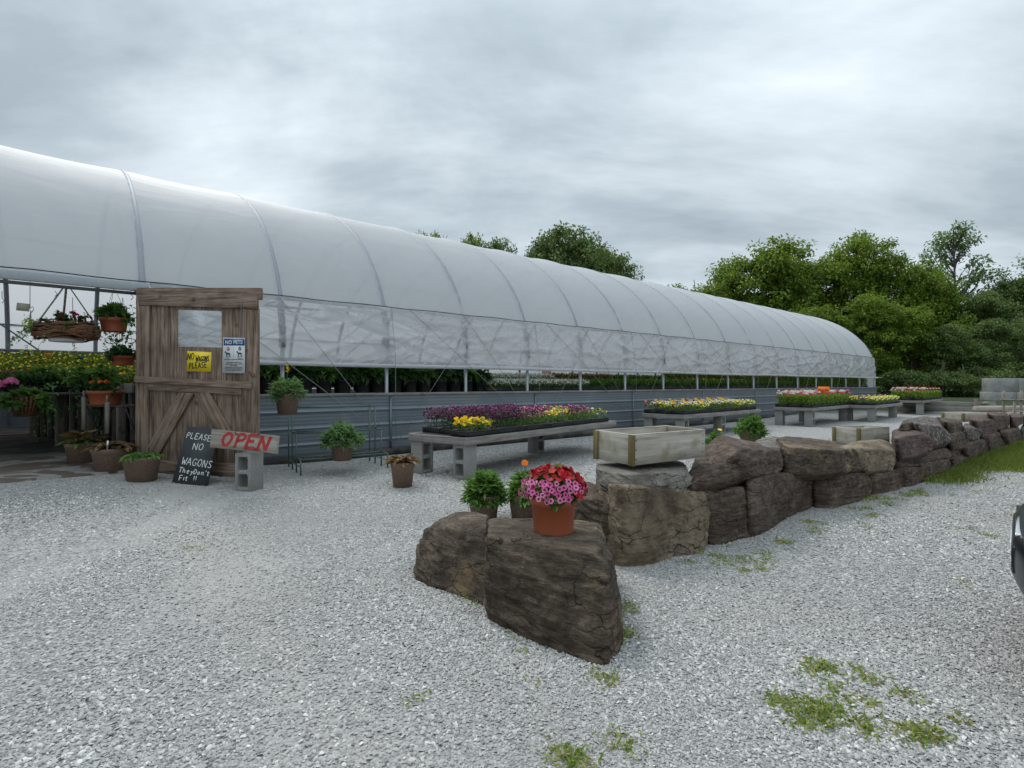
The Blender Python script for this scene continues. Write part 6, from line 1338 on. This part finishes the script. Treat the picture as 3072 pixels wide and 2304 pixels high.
for k in range(7):
    x0_ = -.16 + .09 * k; pts = [(x0_ + .03 * math.sin(s + k), .02 * math.cos(s * 1.3), .1 + .12 * s) for s in range(7)]; mb.tube(pts, .002, 3, 1, cap=False); P_ = np.array(pts); u = rng.random(34) * 5.99; ii = u.astype(int); leafset(mb, P_[ii] + (P_[ii + 1] - P_[ii]) * (u - ii)[:, None], rng.normal(0, 1, (34, 3)), .06, .045)
mb.build('vines', [M['leaf'], M['stem']], t)
# bunch of steel hooks with a card
q = P(90, 926, 6.9); t = thing('hook_bunch', q, 'bunch of grey steel hooks hanging with a paper tag', 'hooks')
mb = MB(); mb.tube([(0, 0, .42), (0, 0, .0), (.03, 0, .03), (.05, 0, -.01), (.02, 0, -.05)], .004, 5); mb.build('hanger', M['steel_dark'], t)
for k in range(6):
    a = k * 1.05; mb = MB(); mb.tube([(.01, 0, -.02), (.012 * math.cos(a), .012 * math.sin(a), -.18), (.02 * math.cos(a), .02 * math.sin(a), -.28), (.05 * math.cos(a), .05 * math.sin(a), -.30), (.055 * math.cos(a), .055 * math.sin(a), -.26)], .005, 5); mb.build('hook', M['steel'], t, smooth=True)
mb = MB(); mb.box((-.09, 0, .02), (.17, .003, .10), Matrix.Rotation(.1, 3, 'Y')); mb.build('paper_tag', plain('cream_card', (.5, .48, .38), .8), t)
for k, (px_, py, Y) in enumerate([(6, 900, 6.9), (393, 890, 6.6), (218, 1042, 7.4), (165, 880, 6.9)]):
    q = P(px_, py, Y); mb = MB(); mb.tube([(0, 0, 2.3 - q.z), (0, 0, .03), (.03, 0, -.01), (.0, 0, -.04)], .004, 5); o = mb.build('wire_hook', M['steel_dark'], loc=q); tag(o, 'single wire hook hanging from the basket rail in the doorway', 'hook', 'wire hooks on the basket rail')
# price cards inside
for px_, py, Y, m, lab in ((143, 1064, 10.5, 'sign_orange', 'small pale orange price card on a stick inside the doorway'), (240, 1073, 10.5, 'sign_green', 'dark green price card above the yellow trays')):
    mb = MB(); mb.box((0, 0, 0), (.14, .004, .06)); mb.box((0, .005, -.1), (.012, .004, .2)); o = mb.build('price_card', M[m], loc=P(px_, py, Y)); tag(o, lab, 'sign')
# ------------------------------------------------------------------ parked car at the right edge
m, t_, b_, o_ = mat('black_car_paint'); b_.inputs['Base Color'].default_value = (.006, .008, .011, 1); b_.inputs['Roughness'].default_value = .28; b_.inputs['Specular IOR Level'].default_value = .35; M['paint'] = m
m, t_, b_, o_ = mat('headlight_glass'); b_.inputs['Base Color'].default_value = (.25, .32, .36, 1); b_.inputs['Roughness'].default_value = .08; b_.inputs['Metallic'].default_value = .6; M['lamp'] = m
m, t_, b_, o_ = mat('car_glass'); b_.inputs['Base Color'].default_value = (.01, .013, .015, 1); b_.inputs['Roughness'].default_value = .04; M['glass'] = m
M['chrome'] = plain('chrome', (.7, .7, .7), .12, 1.); M['tyre'] = plain('tyre_rubber', (.015, .015, .015), .85)
fc = Vector((2.12, 2.26, 0)); hd = Vector((-.72, .69, 0)).normalized()
car = thing('parked_car', fc, 'black car whose rounded nose enters at the right picture edge', 'car', rz=math.atan2(-hd.y, -hd.x))
# local: x runs from the nose to the tail, y across, z up
secs = [(0, .30, .36, .51, .72), (.03, .52, .31, .55, .88), (.12, .70, .26, .61, .93), (.35, .86, .22, .70, .96), (.8, .90, .20, .84, .97), (1.35, .91, .20, .93, .98), (2.9, .91, .20, .96, .98), (3.9, .90, .2, .98, .97), (4.3, .84, .24, .94, .95), (4.45, .70, .35, .85, .9)]
V = []; ns = 28
for x, w_, zb_, ztp, ex in secs:
    for k in range(ns):
        a = 2 * math.pi * k / ns; c_, s_ = math.cos(a), math.sin(a); e = .42
        V.append((x + .10 * (1 - abs(s_)) * 0, w_ * math.copysign(abs(c_) ** e, c_), (zb_ + ztp) / 2 + (ztp - zb_) / 2 * math.copysign(abs(s_) ** (e * 1.3), s_)))
Fs = [(i * ns + k, i * ns + (k + 1) % ns, (i + 1) * ns + (k + 1) % ns, (i + 1) * ns + k) for i in range(len(secs) - 1) for k in range(ns)] + [tuple(range(ns)), tuple((len(secs) - 1) * ns + k for k in range(ns))]
mb = MB(); mb.add(V, Fs); o = mb.build('body', M['paint'], car, smooth=True); sm = o.modifiers.new('sub', 'SUBSURF'); sm.levels = 2; sm.render_levels = 2
cab = [(1.25, .70, .93, .95), (1.95, .62, .93, 1.38), (2.5, .60, .95, 1.45), (3.3, .60, .95, 1.38), (4.05, .66, .95, .98)]; V = []
for x, w_, z0_, z1_ in cab: V += [(x, -w_ - .14, z0_ - .04), (x, -w_, z1_), (x, w_, z1_), (x, w_ + .14, z0_ - .04)]
mb = MB(); mb.add(V, [(i * 4 + k, i * 4 + k + 1, i * 4 + k + 5, i * 4 + k + 4) for i in range(4) for k in range(3)]); o = mb.build('window_glass', M['glass'], car, smooth=True); sm = o.modifiers.new('sub', 'SUBSURF'); sm.levels = 2; sm.render_levels = 2
mb = MB(); V = [(x, s * (w_ - .06), z1_ + .006) for x, w_, z0_, z1_ in cab[1:4] for s in (-1, 1)]; mb.add(V, [(0, 1, 3, 2), (2, 3, 5, 4)]); mb.build('roof', M['paint'], car)
for s in (-1, 1):
    mb = MB(); mb.lathe([(.001, -.03), (.06, -.03), (.11, .0), (.10, .03), (.001, .05)], 20); o = mb.build('headlight', M['lamp'], car, smooth=True); o.location = (.26, s * .56, .55); o.rotation_euler = (0, R(-80), s * R(28)); o.scale = (.42, 1.3, .8)
    for x in (.85, 3.6):
        mb = MB(); mb.lathe([(.20, -.11), (.30, -.11), (.33, -.07), (.33, .07), (.30, .11), (.20, .11)], 36); w_o = mb.build('wheel', M['tyre'], car, smooth=True); w_o.location = (x, s * .84, .33); w_o.rotation_euler = (R(90), 0, 0)
        mb = MB(); mb.lathe([(.02, -.08), (.20, -.09), (.205, .09), (.02, .08)], 30); mb.build('rim', M['steel'], w_o, smooth=True)
mb = MB(); mb.bar((.02, -.33, .53), (.02, .33, .53), .02, .012); mb.bar((.02, -.36, .44), (.02, .36, .44), .03, .10, mi=1); mb.build('grille', [M['chrome'], M['black']], car, bevel=.004)
mb = MB(); mb.box((.004, 0, .40), (.006, .30, .12), Matrix.Rotation(R(-6), 3, 'Y')); mb.build('number_plate', M['white'], car, bevel=.003)
mb = MB(); mb.box((.010, 0, .40), (.010, .34, .15)); mb.build('plate_holder', M['black'], car, bevel=.004)
